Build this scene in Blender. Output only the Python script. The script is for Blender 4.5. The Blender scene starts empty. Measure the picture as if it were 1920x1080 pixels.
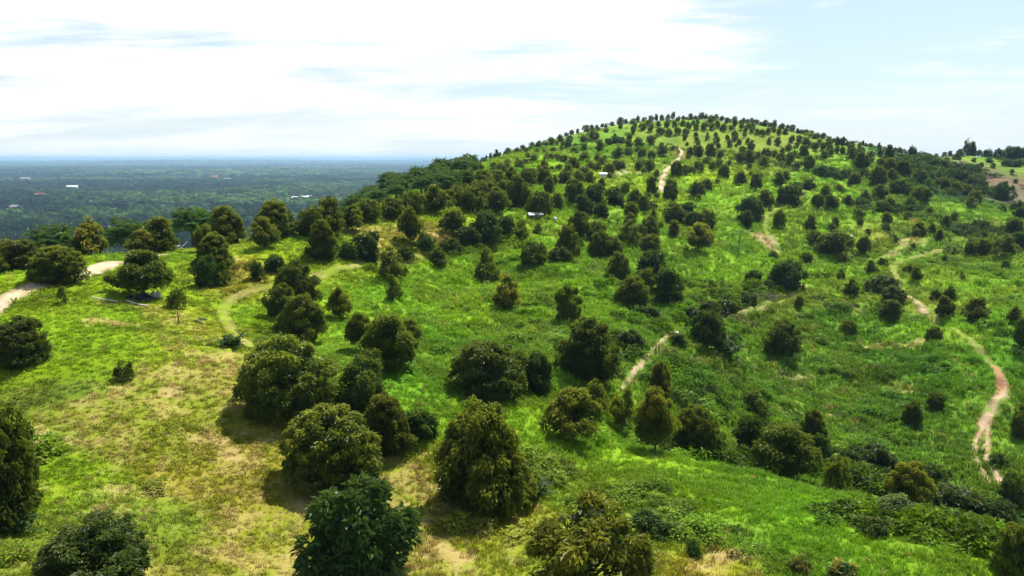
import bpy, math, random
import numpy as np
R = math.radians
scene = bpy.context.scene
COL = scene.collection

# ------------------------------------------------------------------ camera, world, sun, exposure
F = 1400.0                      # focal length in photo pixels (photo 1920 x 1080)
PITCH = math.atan((540 - 297) / F)
cam_d = bpy.data.cameras.new('camera'); cam = bpy.data.objects.new('camera', cam_d); COL.objects.link(cam)
cam_d.sensor_width = 36.0; cam_d.lens = 36.0 * F / 1920.0
cam_d.clip_start = 0.5; cam_d.clip_end = 60000
cam.location = (0, 0, 0); cam.rotation_euler = (math.pi / 2 - PITCH, 0, 0)
scene.camera = cam

SUN_EL, SUN_AZ = R(57), R(32)   # azimuth measured clockwise from the view direction
sun_dir = np.array([math.cos(SUN_EL) * math.sin(SUN_AZ), math.cos(SUN_EL) * math.cos(SUN_AZ), math.sin(SUN_EL)])
sd = bpy.data.lights.new('sun', 'SUN'); sun = bpy.data.objects.new('sun', sd); COL.objects.link(sun)
sd.energy = 5.0; sd.angle = R(0.5); sd.color = (1.0, 0.965, 0.89)
sun.rotation_euler = (math.pi / 2 - SUN_EL, 0, -SUN_AZ + math.pi)
sun.location = tuple(sun_dir * 300)
# point the lamp's -Z along -sun_dir
from mathutils import Vector
sun.rotation_euler = Vector(tuple(-sun_dir)).to_track_quat('-Z', 'Y').to_euler()

world = bpy.data.worlds.new('World'); scene.world = world; world.use_nodes = True
def build_world():
    nt = world.node_tree; N = nt.nodes; L = nt.links; N.clear()
    out = N.new('ShaderNodeOutputWorld'); bg = N.new('ShaderNodeBackground'); bg.inputs['Strength'].default_value = 0.1
    L.new(bg.outputs[0], out.inputs[0])
    sky = N.new('ShaderNodeTexSky'); sky.sky_type = 'NISHITA'; sky.sun_disc = False
    sky.sun_elevation = SUN_EL; sky.sun_rotation = SUN_AZ; sky.air_density = 1.0; sky.dust_density = 1.2; sky.ozone_density = 1.5
    tc = N.new('ShaderNodeTexCoord')
    sep = N.new('ShaderNodeSeparateXYZ'); L.new(tc.outputs['Generated'], sep.inputs[0])
    def m(op, a, b=None, clamp=False):
        n = N.new('ShaderNodeMath'); n.operation = op; n.use_clamp = clamp
        for i, v in enumerate((a, b)):
            if v is None: continue
            if isinstance(v, (int, float)): n.inputs[i].default_value = v
            else: L.new(v, n.inputs[i])
        return n.outputs[0]
    z = m('MAXIMUM', sep.outputs[2], 0.0)
    den = m('ADD', z, 0.16)
    cx = m('DIVIDE', sep.outputs[0], den); cy = m('DIVIDE', sep.outputs[1], den)
    comb = N.new('ShaderNodeCombineXYZ'); L.new(cx, comb.inputs[0]); L.new(cy, comb.inputs[1]); L.new(m('MULTIPLY', z, 9.0), comb.inputs[2])
    def noise(scale, detail, rough, off, sc=(1, 1, 1), dist=0.0):
        mp = N.new('ShaderNodeMapping'); mp.inputs['Location'].default_value = off; mp.inputs['Scale'].default_value = sc
        L.new(comb.outputs[0], mp.inputs['Vector'])
        n = N.new('ShaderNodeTexNoise'); n.inputs['Scale'].default_value = scale; n.inputs['Detail'].default_value = detail
        n.inputs['Roughness'].default_value = rough; n.inputs['Distortion'].default_value = dist
        L.new(mp.outputs[0], n.inputs['Vector']); return n.outputs[0]
    def ramp(v, a, b):
        n = N.new('ShaderNodeMapRange'); n.interpolation_type = 'SMOOTHSTEP'
        n.inputs['From Min'].default_value = a; n.inputs['From Max'].default_value = b
        L.new(v, n.inputs['Value']); return n.outputs[0]
    def mix(f, a, b):
        n = N.new('ShaderNodeMix'); n.data_type = 'RGBA'
        if isinstance(f, (int, float)): n.inputs[0].default_value = f
        else: L.new(f, n.inputs[0])
        for i, v in ((6, a), (7, b)):
            if isinstance(v, tuple): n.inputs[i].default_value = v
            else: L.new(v, n.inputs[i])
        return n.outputs[2]
    n1 = noise(0.55, 8, 0.56, (0.35, 1.30, 0.2), (1.0, 1.5, 1.6), 0.5)
    n2 = noise(2.3, 8, 0.6, (7.3, 1.9, 0.4), (0.6, 1.5, 1.6), 0.3)
    # more cloud towards the west (left of the picture), clearer to the right
    bias = m('MULTIPLY', sep.outputs[0], -0.15)
    cover = m('ADD', m('ADD', m('MULTIPLY', n1, 0.64), m('MULTIPLY', n2, 0.36)), bias)
    mask = ramp(cover, 0.42, 0.58)
    shade = ramp(noise(0.8, 5, 0.5, (3.1, -2.0, 0.9), (1, 1.4, 1.3), 0.2), 0.50, 0.78)
    cloud = mix(shade, (8.2, 8.3, 8.4, 1), (6.0, 6.25, 6.8, 1))
    # thin high veil that whitens the blue, strongest low down
    veil = m('ADD', m('MULTIPLY', m('SUBTRACT', 1.0, m('MULTIPLY', z, 2.2), True), 0.52), 0.12)
    base = mix(veil, sky.outputs[0], (4.9, 6.5, 7.5, 1))
    skyc = mix(mask, base, cloud)
    # overhead: broken cloud only
    high = ramp(z, 0.30, 0.6)
    skyh = mix(m('MULTIPLY', ramp(cover, 0.54, 0.70), 0.5), sky.outputs[0], (5, 5.2, 5.5, 1))
    fin = mix(high, skyc, skyh)
    low = ramp(z, 0.085, 0.0)
    n_low = N.new('ShaderNodeMapRange'); n_low.inputs['From Min'].default_value = 0.10; n_low.inputs['From Max'].default_value = 0.0
    L.new(z, n_low.inputs['Value'])
    fin2 = mix(m('MULTIPLY', n_low.outputs[0], 0.75), fin, (6.7, 7.3, 7.5, 1))
    L.new(fin2, bg.inputs['Color'])
build_world()
scene.view_settings.view_transform = 'Standard'; scene.view_settings.look = 'None'
scene.view_settings.exposure = 0.5; scene.view_settings.gamma = 1.0; scene.view_settings.use_curve_mapping = False
scene.render.engine = 'CYCLES'
cy = scene.cycles
cy.max_bounces = 6; cy.diffuse_bounces = 2; cy.glossy_bounces = 2; cy.transmission_bounces = 3; cy.transparent_max_bounces = 8
cy.volume_bounces = 0
cy.use_denoising = True; cy.denoiser = 'OPENIMAGEDENOISE'; cy.denoising_input_passes = 'RGB_ALBEDO_NORMAL'; cy.denoising_prefilter = 'ACCURATE'
cy.sample_clamp_indirect = 4.0
cy.caustics_reflective = False; cy.caustics_refractive = False

# ------------------------------------------------------------------ helpers
rng = np.random.default_rng(7)
random.seed(7)
def hash2(ix, iy, seed):
    h = (ix.astype(np.int64) * 374761393 + iy.astype(np.int64) * 668265263 + seed * 974711) & 0xFFFFFFFF
    h = ((h ^ (h >> 13)) * 1274126177) & 0xFFFFFFFF
    h = h ^ (h >> 16)
    return (h & 0xFFFFFF) / float(0xFFFFFF)
def vnoise(x, y, seed=0):
    x0 = np.floor(x); y0 = np.floor(y); fx = x - x0; fy = y - y0
    fx = fx * fx * fx * (fx * (fx * 6 - 15) + 10); fy = fy * fy * fy * (fy * (fy * 6 - 15) + 10)
    ix = x0.astype(np.int64); iy = y0.astype(np.int64)
    a = hash2(ix, iy, seed); b = hash2(ix + 1, iy, seed); c = hash2(ix, iy + 1, seed); d = hash2(ix + 1, iy + 1, seed)
    return (a * (1 - fx) + b * fx) * (1 - fy) + (c * (1 - fx) + d * fx) * fy
def fbm(x, y, wl, octv=4, seed=0, gain=0.5):
    s = 0; a = 1; t = 0; f = 1.0 / wl
    for o in range(octv):
        ca, sa = math.cos(0.6 * o), math.sin(0.6 * o)
        s = s + a * vnoise((x * ca - y * sa) * f + 17.3 * o, (x * sa + y * ca) * f - 9.1 * o, seed + o * 31); t += a; a *= gain; f *= 2.03
    return s / t
def sstep(v, a, b):
    t = np.clip((v - a) / (b - a), 0, 1); return t * t * (3 - 2 * t)

def raydir(px, py):
    a = (np.asarray(px, float) - 960) / F; b = (540 - np.asarray(py, float)) / F
    cp, sp = math.cos(PITCH), math.sin(PITCH)
    return np.stack([a, cp + b * sp, -sp + b * cp], -1)

# ------------------------------------------------------------------ the lie of the land
# (photo x, photo y, ground distance in metres)
CP = [(0,1080,33),(300,1080,33),(600,1080,33),(960,1080,33),(1250,1080,33.5),(1500,1080,35.5),(1750,1080,38),
 (300,940,41),(620,915,43),(900,965,41),(1100,960,41.5),(0,820,50),(150,800,50),(300,800,49.5),(40,685,61),(300,640,63),(150,640,64.5),
 (0,590,73),(100,533,82),(220,492,94),(320,475,101),(0,507,88),(160,475,98),(420,470,100),(500,460,101),(400,580,77),
 (470,640,66),(600,700,56),(540,780,51.5),(725,850,47),(800,760,53),(900,800,50.5),
 (640,590,79),(565,635,70),(560,565,82),(740,560,88),(735,525,95),(725,698,60),(800,690,62),(918,752,57),(1105,720,65),(1005,740,60),
 (950,585,89),(1063,603,87),(850,600,82),(950,650,74),(1000,500,113),(1062,488,117),(910,520,106),(850,540,99),(605,488,97),
 (600,515,92),(700,492,102),(800,475,112),(900,458,122),(1050,435,140),(1170,400,170),(850,435,121),(700,420,117),(820,397,133),(930,402,143),
 (660,434,111),(775,402,128),(1015,408,146),(1100,395,165),(590,442,106),
 (1075,837,53),(1200,855,51.5),(1350,900,48.5),(1500,945,46),(1700,1010,43),(1900,1062,41),(1228,857,51.3),
 (1470,902,58),(1303,862,60),(1600,930,60),(1700,960,62),(1850,1000,64),(1415,862,64),(1170,812,62),(1118,790,63),
 (1560,800,90),(1700,810,92),(1860,900,80),(1840,840,87),(1870,720,108),(1700,640,127),(1700,560,152),(1470,675,106),(1350,680,93),
 (1240,640,86),(1220,665,80),(1190,715,71),(1300,780,74),(1400,780,82),(1480,740,94),(1588,630,125),(1590,720,104),
 (1834,597,134),(1770,595,137),(1901,602,128),(1740,585,143),(1670,600,138),
 (1250,568,109),(1185,582,101),(1160,528,118),(1215,515,128),(1130,485,137),(1310,473,152),(1330,560,121),(1420,600,121),(1475,540,142),
 (1400,430,187),(1450,480,170),(1560,482,176),(1550,392,222),(1400,360,236),(1480,318,282),(1435,391,212),(1600,345,272),(1700,395,238),(1680,440,208),(1640,485,185),
 (1800,385,272),(1850,430,232),(1800,480,196),(1690,520,170),(1900,480,192),(1920,420,240),
 (920,392,150),(1000,352,190),(1080,382,175),(1150,332,228),(1240,345,235),(1250,300,275),(1300,350,240),(1300,275,305),(1060,300,262),(980,310,250),
 (1262,420,187),(1190,400,184),(1330,420,190),
 (840,330,235),(700,375,205),(780,345,222),
 (875,320,262),(940,295,290),(1040,262,322),(1130,238,342),(1300,224,352),(1200,228,350),(1390,228,352),(1450,238,346),(1520,258,334),(1600,278,320),(1660,287,318),
 (1350,250,330),(1200,260,318),(1460,280,310),(1120,285,292),
 (1790,290,415),(1880,305,400),(1880,345,360),(1800,318,375),(1730,300,345),(1920,305,420),(1780,345,325),(1880,385,305),(1700,292,345)]
# (photo column, distance, height): hidden ground behind the crests and outside the picture
HP = [(100,130,-21),(100,200,-42),(100,400,-88),(300,140,-22),(300,210,-42),(300,420,-90),(500,150,-22),(500,230,-42),(520,450,-90),(620,190,-22),(620,300,-48),(700,290,-28),(640,520,-92),
 (780,300,-18),(830,420,-52),(860,600,-90),(900,360,-9),(1000,430,-12),(1000,650,-80),(1130,430,0),(1300,450,4),(1300,640,-60),(1450,440,0),(1520,420,-2),(1600,410,-4),(1600,650,-60),
 (1790,520,-6),(1900,540,-8),(1920,750,-60),(1700,430,-4),(-300,60,-18),(-300,110,-24),(-300,220,-50),(-300,420,-90),(2200,40,-23),(2200,70,-33),(2200,110,-34),(2200,220,-24),(2200,400,-8),(2200,700,-60),
 (2600,25,-22),(2600,50,-27),(2600,100,-35),(2600,200,-32),(2600,400,-25),(3600,30,-23),(3600,80,-31),(3600,200,-38),(-700,30,-19),(-700,80,-21),(-700,200,-46),(-1600,40,-20),(-1600,150,-40)]
WP = [(-40,5,-20.5),(40,5,-22),(0,-10,-20),(0,15,-20),(-25,18,-19.8),(25,18,-20.8)]
pts = []
for px, py, d in CP:
    v = raydir(px, py); v = v * (d / math.hypot(v[0], v[1])); pts.append(v)
for px, d, z in HP:
    v = raydir(px, 297); s = d / math.hypot(v[0], v[1]); pts.append([v[0] * s, v[1] * s, z])
for p in WP: pts.append(p)
pts = np.array(pts, float)
def warp(x, y):   # compress far distances so that the fit treats near and far alike
    r = np.hypot(x, y) + 1e-6; k = 100 * np.log1p(r / 55.0) / r
    return x * k, y * k
def phi(r2): return 0.5 * r2 * np.log(r2 + 1e-9)
wx, wy = warp(pts[:, 0], pts[:, 1])
n = len(pts)
dist = np.hypot(pts[:, 0], pts[:, 1])
A = phi((wx[:, None] - wx[None]) ** 2 + (wy[:, None] - wy[None]) ** 2)
lam = np.full(n, 18.0); lam[len(CP):] = 120.0
A = A + np.diag(lam * (0.3 + dist / 120.0))
Pm = np.stack([np.ones(n), wx, wy], 1)
M = np.zeros((n + 3, n + 3)); M[:n, :n] = A; M[:n, n:] = Pm; M[n:, :n] = Pm.T
sol = np.linalg.solve(M, np.concatenate([pts[:, 2], np.zeros(3)]))
def base_h(x, y):
    x = np.asarray(x, float); y = np.asarray(y, float); sh = x.shape
    X, Y = warp(x.ravel(), y.ravel()); out = np.empty(X.size)
    for i in range(0, X.size, 20000):
        a = X[i:i + 20000]; b = Y[i:i + 20000]
        out[i:i + 20000] = phi((a[:, None] - wx[None]) ** 2 + (b[:, None] - wy[None]) ** 2) @ sol[:n] + sol[n] + sol[n + 1] * a + sol[n + 2] * b
    return out.reshape(sh)
PLAIN = -98.0
def polar(px, py): v = raydir(px, py); return np.arctan2(v[..., 0], v[..., 1])
def H(x, y):
    x = np.asarray(x, float); y = np.asarray(y, float)
    z = base_h(x, y)
    r = np.hypot(x, y); az = np.arctan2(x, y)
    rough = 0.35 + 0.65 * sstep(az, -0.22, 0.0)          # the mown field on the left is smoother
    z = z + (fbm(x, y, 14, 3, 3) - 0.5) * 0.9 * rough
    z = z + (fbm(x, y, 3.4, 2, 9) - 0.5) * 1.25 * rough * sstep(r, 20, 70)
    # faint contour terraces on the slopes facing the camera
    z = z + 0.28 * np.sin((z + 1.0 * fbm(x, y, 24, 2, 5)) * 4.2) * rough * sstep(r, 60, 90) * (1 - sstep(r, 260, 330))
    return np.maximum(z, PLAIN - 1.5)
def hit(px, py, rmax=470):
    """where the sight lines through photo points meet the ground"""
    px = np.atleast_1d(np.asarray(px, float)); py = np.atleast_1d(np.asarray(py, float))
    d = raydir(px, py); d = d / np.hypot(d[:, 0], d[:, 1])[:, None]
    rs = np.concatenate([np.arange(24, 120, 0.4), np.arange(120, rmax, 0.9)])
    Xs = d[:, 0:1] * rs; Ys = d[:, 1:2] * rs; Z = base_h(Xs, Ys)
    gap = d[:, 2:3] * rs - Z
    res = np.zeros((len(px), 3))
    for i in range(len(px)):
        w = np.where(gap[i] <= 0)[0]
        if len(w) and w[0] > 0:
            k = w[0]; g0, g1 = gap[i, k - 1], gap[i, k]; t = g0 / (g0 - g1 + 1e-9); r = rs[k - 1] + t * (rs[k] - rs[k - 1])
        else:
            sel = rs > 60; r = rs[sel][np.argmin(gap[i][sel] / rs[sel])]
        res[i] = (d[i, 0] * r, d[i, 1] * r, 0)
    res[:, 2] = H(res[:, 0], res[:, 1])
    return res

# ------------------------------------------------------------------ materials
def new_mat(name):
    m = bpy.data.materials.new(name); m.use_nodes = True; nt = m.node_tree; nt.nodes.clear()
    out = nt.nodes.new('ShaderNodeOutputMaterial'); return m, nt.nodes, nt.links, out
def attr(N, name, typ='GEOMETRY'):
    a = N.new('ShaderNodeAttribute'); a.attribute_name = name; a.attribute_type = typ; return a
def mixc(N, L, f, a, b, blend='MIX'):
    n = N.new('ShaderNodeMix'); n.data_type = 'RGBA'; n.blend_type = blend
    if isinstance(f, (int, float)): n.inputs[0].default_value = f
    else: L.new(f, n.inputs[0])
    for i, v in ((6, a), (7, b)):
        if isinstance(v, tuple): n.inputs[i].default_value = (*v, 1) if len(v) == 3 else v
        else: L.new(v, n.inputs[i])
    return n.outputs[2]
def mth(N, L, op, a, b=None, c=None, clamp=False):
    n = N.new('ShaderNodeMath'); n.operation = op; n.use_clamp = clamp
    for i, v in enumerate((a, b, c)):
        if v is None: continue
        if isinstance(v, (int, float)): n.inputs[i].default_value = v
        else: L.new(v, n.inputs[i])
    return n.outputs[0]
def pos_noise(N, L, scale, detail=4, rough=0.6):
    g = N.new('ShaderNodeNewGeometry'); t = N.new('ShaderNodeTexNoise')
    t.inputs['Scale'].default_value = scale; t.inputs['Detail'].default_value = detail; t.inputs['Roughness'].default_value = rough
    L.new(g.outputs['Position'], t.inputs['Vector']); return t.outputs[0]
def leaf_shader(N, L, out, col, trans_col, tr=0.3, gloss=0.45, rough=0.45):
    p = N.new('ShaderNodeBsdfPrincipled'); p.inputs['Roughness'].default_value = rough
    p.inputs['Specular IOR Level'].default_value = gloss
    L.new(col, p.inputs['Base Color'])
    t = N.new('ShaderNodeBsdfTranslucent'); L.new(trans_col, t.inputs['Color'])
    mx = N.new('ShaderNodeMixShader'); mx.inputs[0].default_value = tr
    L.new(p.outputs[0], mx.inputs[1]); L.new(t.outputs[0], mx.inputs[2]); L.new(mx.outputs[0], out.inputs[0])

def make_leaf_mat(name, dark, flush_lit, trans, tr=0.28, gloss=0.4, rough=0.42, under=None):
    m, N, L, out = new_mat(name)
    ti = attr(N, 'tint').outputs['Fac']                     # per leaf: young growth, plus sunlit top and rim painted in
    of = attr(N, 'flush_lit', 'OBJECT').outputs['Fac']          # per tree: strength of young growth and of painted crown highlights
    oi = N.new('ShaderNodeObjectInfo')
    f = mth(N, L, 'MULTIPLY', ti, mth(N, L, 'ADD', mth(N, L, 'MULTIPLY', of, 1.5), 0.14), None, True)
    c = mixc(N, L, f, dark, flush_lit)
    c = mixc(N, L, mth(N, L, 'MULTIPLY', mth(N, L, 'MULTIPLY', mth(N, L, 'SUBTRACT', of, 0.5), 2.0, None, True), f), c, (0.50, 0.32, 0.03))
    if under:
        g = N.new('ShaderNodeNewGeometry'); c = mixc(N, L, mth(N, L, 'MULTIPLY', g.outputs['Backfacing'], 0.8), c, under)
    br = mth(N, L, 'ADD', 0.72, mth(N, L, 'MULTIPLY', oi.outputs['Random'], 0.5))
    lv = mth(N, L, 'ADD', 0.5, mth(N, L, 'MULTIPLY', attr(N, 'lvar').outputs['Fac'], 1.0))
    k = mth(N, L, 'MULTIPLY', br, lv)
    hsv = N.new('ShaderNodeHueSaturation'); L.new(c, hsv.inputs['Color']); L.new(k, hsv.inputs['Value'])
    L.new(mth(N, L, 'ADD', 0.485, mth(N, L, 'MULTIPLY', oi.outputs['Random'], 0.035)), hsv.inputs['Hue'])
    tc = mixc(N, L, f, trans, tuple(min(1, x * 1.5) for x in (0.24, 0.27, 0.02)))
    leaf_shader(N, L, out, hsv.outputs[0], tc, tr, gloss, rough); return m
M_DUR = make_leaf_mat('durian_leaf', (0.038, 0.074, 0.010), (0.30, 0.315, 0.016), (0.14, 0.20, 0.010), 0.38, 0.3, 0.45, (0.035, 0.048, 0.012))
M_BRD = make_leaf_mat('broad_leaf', (0.034, 0.074, 0.013), (0.15, 0.22, 0.03), (0.075, 0.16, 0.018), 0.25, 0.3, 0.5)
M_SHR = make_leaf_mat('shrub_leaf', (0.034, 0.078, 0.016), (0.10, 0.14, 0.02), (0.08, 0.17, 0.012), 0.28, 0.15, 0.6)
M_PLM = make_leaf_mat('palm_leaf', (0.040, 0.100, 0.026), (0.12, 0.20, 0.05), (0.10, 0.22, 0.03), 0.3, 0.35, 0.45)

m, N, L, out = new_mat('bark'); p = N.new('ShaderNodeBsdfPrincipled')
L.new(mixc(N, L, pos_noise(N, L, 6.0), (0.035, 0.026, 0.018), (0.11, 0.088, 0.062)), p.inputs['Base Color']); p.inputs['Roughness'].default_value = 0.9
L.new(p.outputs[0], out.inputs[0]); M_BARK = m

def make_tint_mat(name, tr, trmul, gloss=0.25, typ='INSTANCER'):
    m, N, L, out = new_mat(name)
    a = attr(N, 'tint', typ).outputs['Color']
    lv = mth(N, L, 'ADD', 0.65, mth(N, L, 'MULTIPLY', attr(N, 'lvar').outputs['Fac'], 0.7))
    hsv = N.new('ShaderNodeHueSaturation'); L.new(a, hsv.inputs['Color']); L.new(lv, hsv.inputs['Value'])
    tc = mixc(N, L, 1.0, hsv.outputs[0], trmul, 'MULTIPLY')
    leaf_shader(N, L, out, hsv.outputs[0], tc, tr, gloss, 0.55); return m
M_GRASS = make_tint_mat('grass_blade', 0.35, (1.5, 1.35, 0.8), 0.15)
M_WEED = make_tint_mat('weed_leaf', 0.30, (1.4, 1.4, 0.7), 0.12)
M_FOREST = make_tint_mat('forest_leaf', 0.15, (1.3, 1.4, 0.8), 0.1)

def make_ground(name):
    m, N, L, out = new_mat(name); p = N.new('ShaderNodeBsdfPrincipled')
    c = attr(N, 'col').outputs['Color']
    n1 = pos_noise(N, L, 2.2, 6, 0.7); n2 = pos_noise(N, L, 9.0, 4, 0.65)
    k = mth(N, L, 'ADD', 0.55, mth(N, L, 'ADD', mth(N, L, 'MULTIPLY', n1, 0.55), mth(N, L, 'MULTIPLY', n2, 0.4)))
    hsv = N.new('ShaderNodeHueSaturation'); L.new(c, hsv.inputs['Color']); L.new(k, hsv.inputs['Value'])
    L.new(hsv.outputs[0], p.inputs['Base Color']); p.inputs['Roughness'].default_value = 0.95; p.inputs['Specular IOR Level'].default_value = 0.1
    b = N.new('ShaderNodeBump'); b.inputs['Strength'].default_value = 0.8; b.inputs['Distance'].default_value = 0.25
    L.new(mth(N, L, 'ADD', n1, mth(N, L, 'MULTIPLY', n2, 0.4)), b.inputs['Height']); L.new(b.outputs[0], p.inputs['Normal'])
    L.new(p.outputs[0], out.inputs[0]); return m
M_GROUND = make_ground('hill_ground'); M_TRACK = make_ground('track_earth')
def flat_mat(name, a, b, scale=4.0, rough=0.8, spec=0.3, metal=0.0):
    m, N, L, out = new_mat(name); p = N.new('ShaderNodeBsdfPrincipled')
    L.new(mixc(N, L, pos_noise(N, L, scale), a, b), p.inputs['Base Color']); p.inputs['Roughness'].default_value = rough
    p.inputs['Specular IOR Level'].default_value = spec; p.inputs['Metallic'].default_value = metal
    L.new(p.outputs[0], out.inputs[0]); return m
M_PLAIN = flat_mat('plain_ground', (0.035, 0.06, 0.02), (0.06, 0.09, 0.03), 0.01, 0.95, 0.1)
M_TIN = flat_mat('tin_sheet', (0.62, 0.66, 0.68), (0.78, 0.8, 0.8), 1.5, 0.4, 0.5)
M_TIN2 = flat_mat('weathered_sheet', (0.20, 0.18, 0.16), (0.34, 0.32, 0.29), 1.5, 0.7)
M_WALLW = flat_mat('pale_wall', (0.55, 0.53, 0.48), (0.7, 0.68, 0.62), 0.3, 0.9)
M_REDROOF = flat_mat('red_roof', (0.34, 0.10, 0.06), (0.46, 0.16, 0.10), 0.3, 0.9)
M_TARP = flat_mat('tarpaulin_sheet', (0.012, 0.016, 0.028), (0.03, 0.036, 0.05), 2.0, 0.35, 0.6)
M_PIPE = flat_mat('pale_pipe', (0.60, 0.60, 0.50), (0.75, 0.74, 0.66), 2.0, 0.5)
M_WOOD = flat_mat('dead_wood', (0.13, 0.10, 0.075), (0.26, 0.21, 0.16), 3.0, 0.9)
M_WHITE = flat_mat('white_plastic', (0.72, 0.72, 0.68), (0.82, 0.82, 0.8), 2.0, 0.45)
M_GLASS = flat_mat('dark_window', (0.015, 0.018, 0.022), (0.03, 0.035, 0.04), 1.0, 0.15, 0.6)

# ------------------------------------------------------------------ mesh helpers
def mesh_np(name, V, Fc, mat, fattr=None, cattr=None, smooth=False):
    """V (n,3), Fc (m,3) or (m,4)"""
    V = np.asarray(V, np.float32); Fc = np.asarray(Fc, np.int32); k = Fc.shape[1]
    me = bpy.data.meshes.new(name); me.vertices.add(len(V)); me.vertices.foreach_set('co', V.ravel())
    me.loops.add(Fc.size); me.loops.foreach_set('vertex_index', Fc.ravel())
    me.polygons.add(len(Fc)); me.polygons.foreach_set('loop_start', np.arange(0, Fc.size, k, dtype=np.int32))
    me.polygons.foreach_set('use_smooth', np.full(len(Fc), smooth, bool))
    for nm, (dom, arr) in (fattr or {}).items():
        a = me.attributes.new(nm, 'FLOAT', dom); a.data.foreach_set('value', np.asarray(arr, np.float32))
    for nm, arr in (cattr or {}).items():
        a = me.attributes.new(nm, 'FLOAT_COLOR', 'POINT')
        c = np.ones((len(V), 4), np.float32); c[:, :3] = arr; a.data.foreach_set('color', c.ravel())
    me.update(calc_edges=True); me.validate()
    if mat: me.materials.append(mat)
    return me
def add_obj(name, data, parent=None, loc=None):
    o = bpy.data.objects.new(name, data); COL.objects.link(o)
    if parent: o.parent = parent
    if loc is not None: o.location = loc
    return o
def tag(o, label=None, cat=None, group=None, kind=None):
    if label: o['label'] = label
    if cat: o['category'] = cat
    if group: o['group'] = group
    if kind: o['kind'] = kind
    return o
class Acc:
    """collects tubes and leaves as arrays of triangles"""
    def __init__(s): s.V = []; s.T = []; s.t = []; s.l = []; s.n = 0
    def add(s, V, T, tint, lv):
        s.V.append(V); s.T.append(T + s.n); s.n += len(V); s.t.append(tint); s.l.append(lv)
    def mesh(s, name, mat):
        return mesh_np(name, np.concatenate(s.V), np.concatenate(s.T), mat, {'tint': ('FACE', np.concatenate(s.t)), 'lvar': ('FACE', np.concatenate(s.l))})
def norm(v): return v / (np.linalg.norm(v, axis=-1, keepdims=True) + 1e-9)
def leaves(acc, P, axis, nrm, ln, wd, tint, fold=0.25, droop=0.15, r=rng):
    """one folded rhombic leaf (2 triangles) at each point"""
    n = len(P); axis = norm(axis); side = norm(np.cross(axis, nrm)); up = np.cross(side, axis)
    ln = np.broadcast_to(ln, n)[:, None]; wd = np.broadcast_to(wd, n)[:, None]
    mid = P + axis * ln * 0.5 + up * ln * droop * 0.35
    a = P; b = mid + side * wd * 0.5 + up * wd * fold; c = P + axis * ln - up * ln * droop; d = mid - side * wd * 0.5 + up * wd * fold
    V = np.stack([a, b, c, d], 1).reshape(-1, 3); i = np.arange(n)[:, None] * 4
    T = np.stack([i + [0, 1, 2], i + [0, 2, 3]], 1).reshape(-1, 3)
    lv = r.random(n)
    acc.add(V, T, np.repeat(np.broadcast_to(tint, n), 2), np.repeat(lv, 2))
def tube(path, rad, sides=6):
    path = np.asarray(path, float); rad = np.broadcast_to(rad, len(path)); V = []; T = []
    for i, (p, q) in enumerate(zip(path, rad)):
        d = path[min(i + 1, len(path) - 1)] - path[max(i - 1, 0)]; d = d / (np.linalg.norm(d) + 1e-9)
        a = np.cross(d, [0.3, 0.9, 0.2]); a /= np.linalg.norm(a) + 1e-9; b = np.cross(d, a)
        for k in range(sides):
            t = 2 * math.pi * k / sides; V.append(p + q * (a * math.cos(t) + b * math.sin(t)))
    for i in range(len(path) - 1):
        for k in range(sides):
            k2 = (k + 1) % sides; A, B, C, D = i * sides + k, i * sides + k2, (i + 1) * sides + k2, (i + 1) * sides + k
            T += [(A, B, C), (A, C, D)]
    top = len(V); V.append(path[-1] + (path[-1] - path[-2]) * 0.02); o = (len(path) - 1) * sides
    for k in range(sides): T.append((o + k, o + (k + 1) % sides, top))
    return np.array(V), np.array(T)
def join_tubes(lst, name, mat):
    V = []; T = []; n = 0
    for v, t in lst: V.append(v); T.append(t + n); n += len(v)
    return mesh_np(name, np.concatenate(V), np.concatenate(T), mat, smooth=True)
def box_vt(c, s, rz=0):
    c = np.array(c, float); s = np.array(s, float) / 2
    V = np.array([[x, y, z] for x in (-1, 1) for y in (-1, 1) for z in (-1, 1)]) * s
    ca, sa = math.cos(rz), math.sin(rz); V = np.stack([V[:, 0] * ca - V[:, 1] * sa, V[:, 0] * sa + V[:, 1] * ca, V[:, 2]], 1) + c
    Q = [(0, 1, 3, 2), (4, 6, 7, 5), (0, 4, 5, 1), (2, 3, 7, 6), (0, 2, 6, 4), (1, 5, 7, 3)]
    T = np.array([t for a, b, c2, d in Q for t in ((a, b, c2), (a, c2, d))]); return V, T

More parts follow.
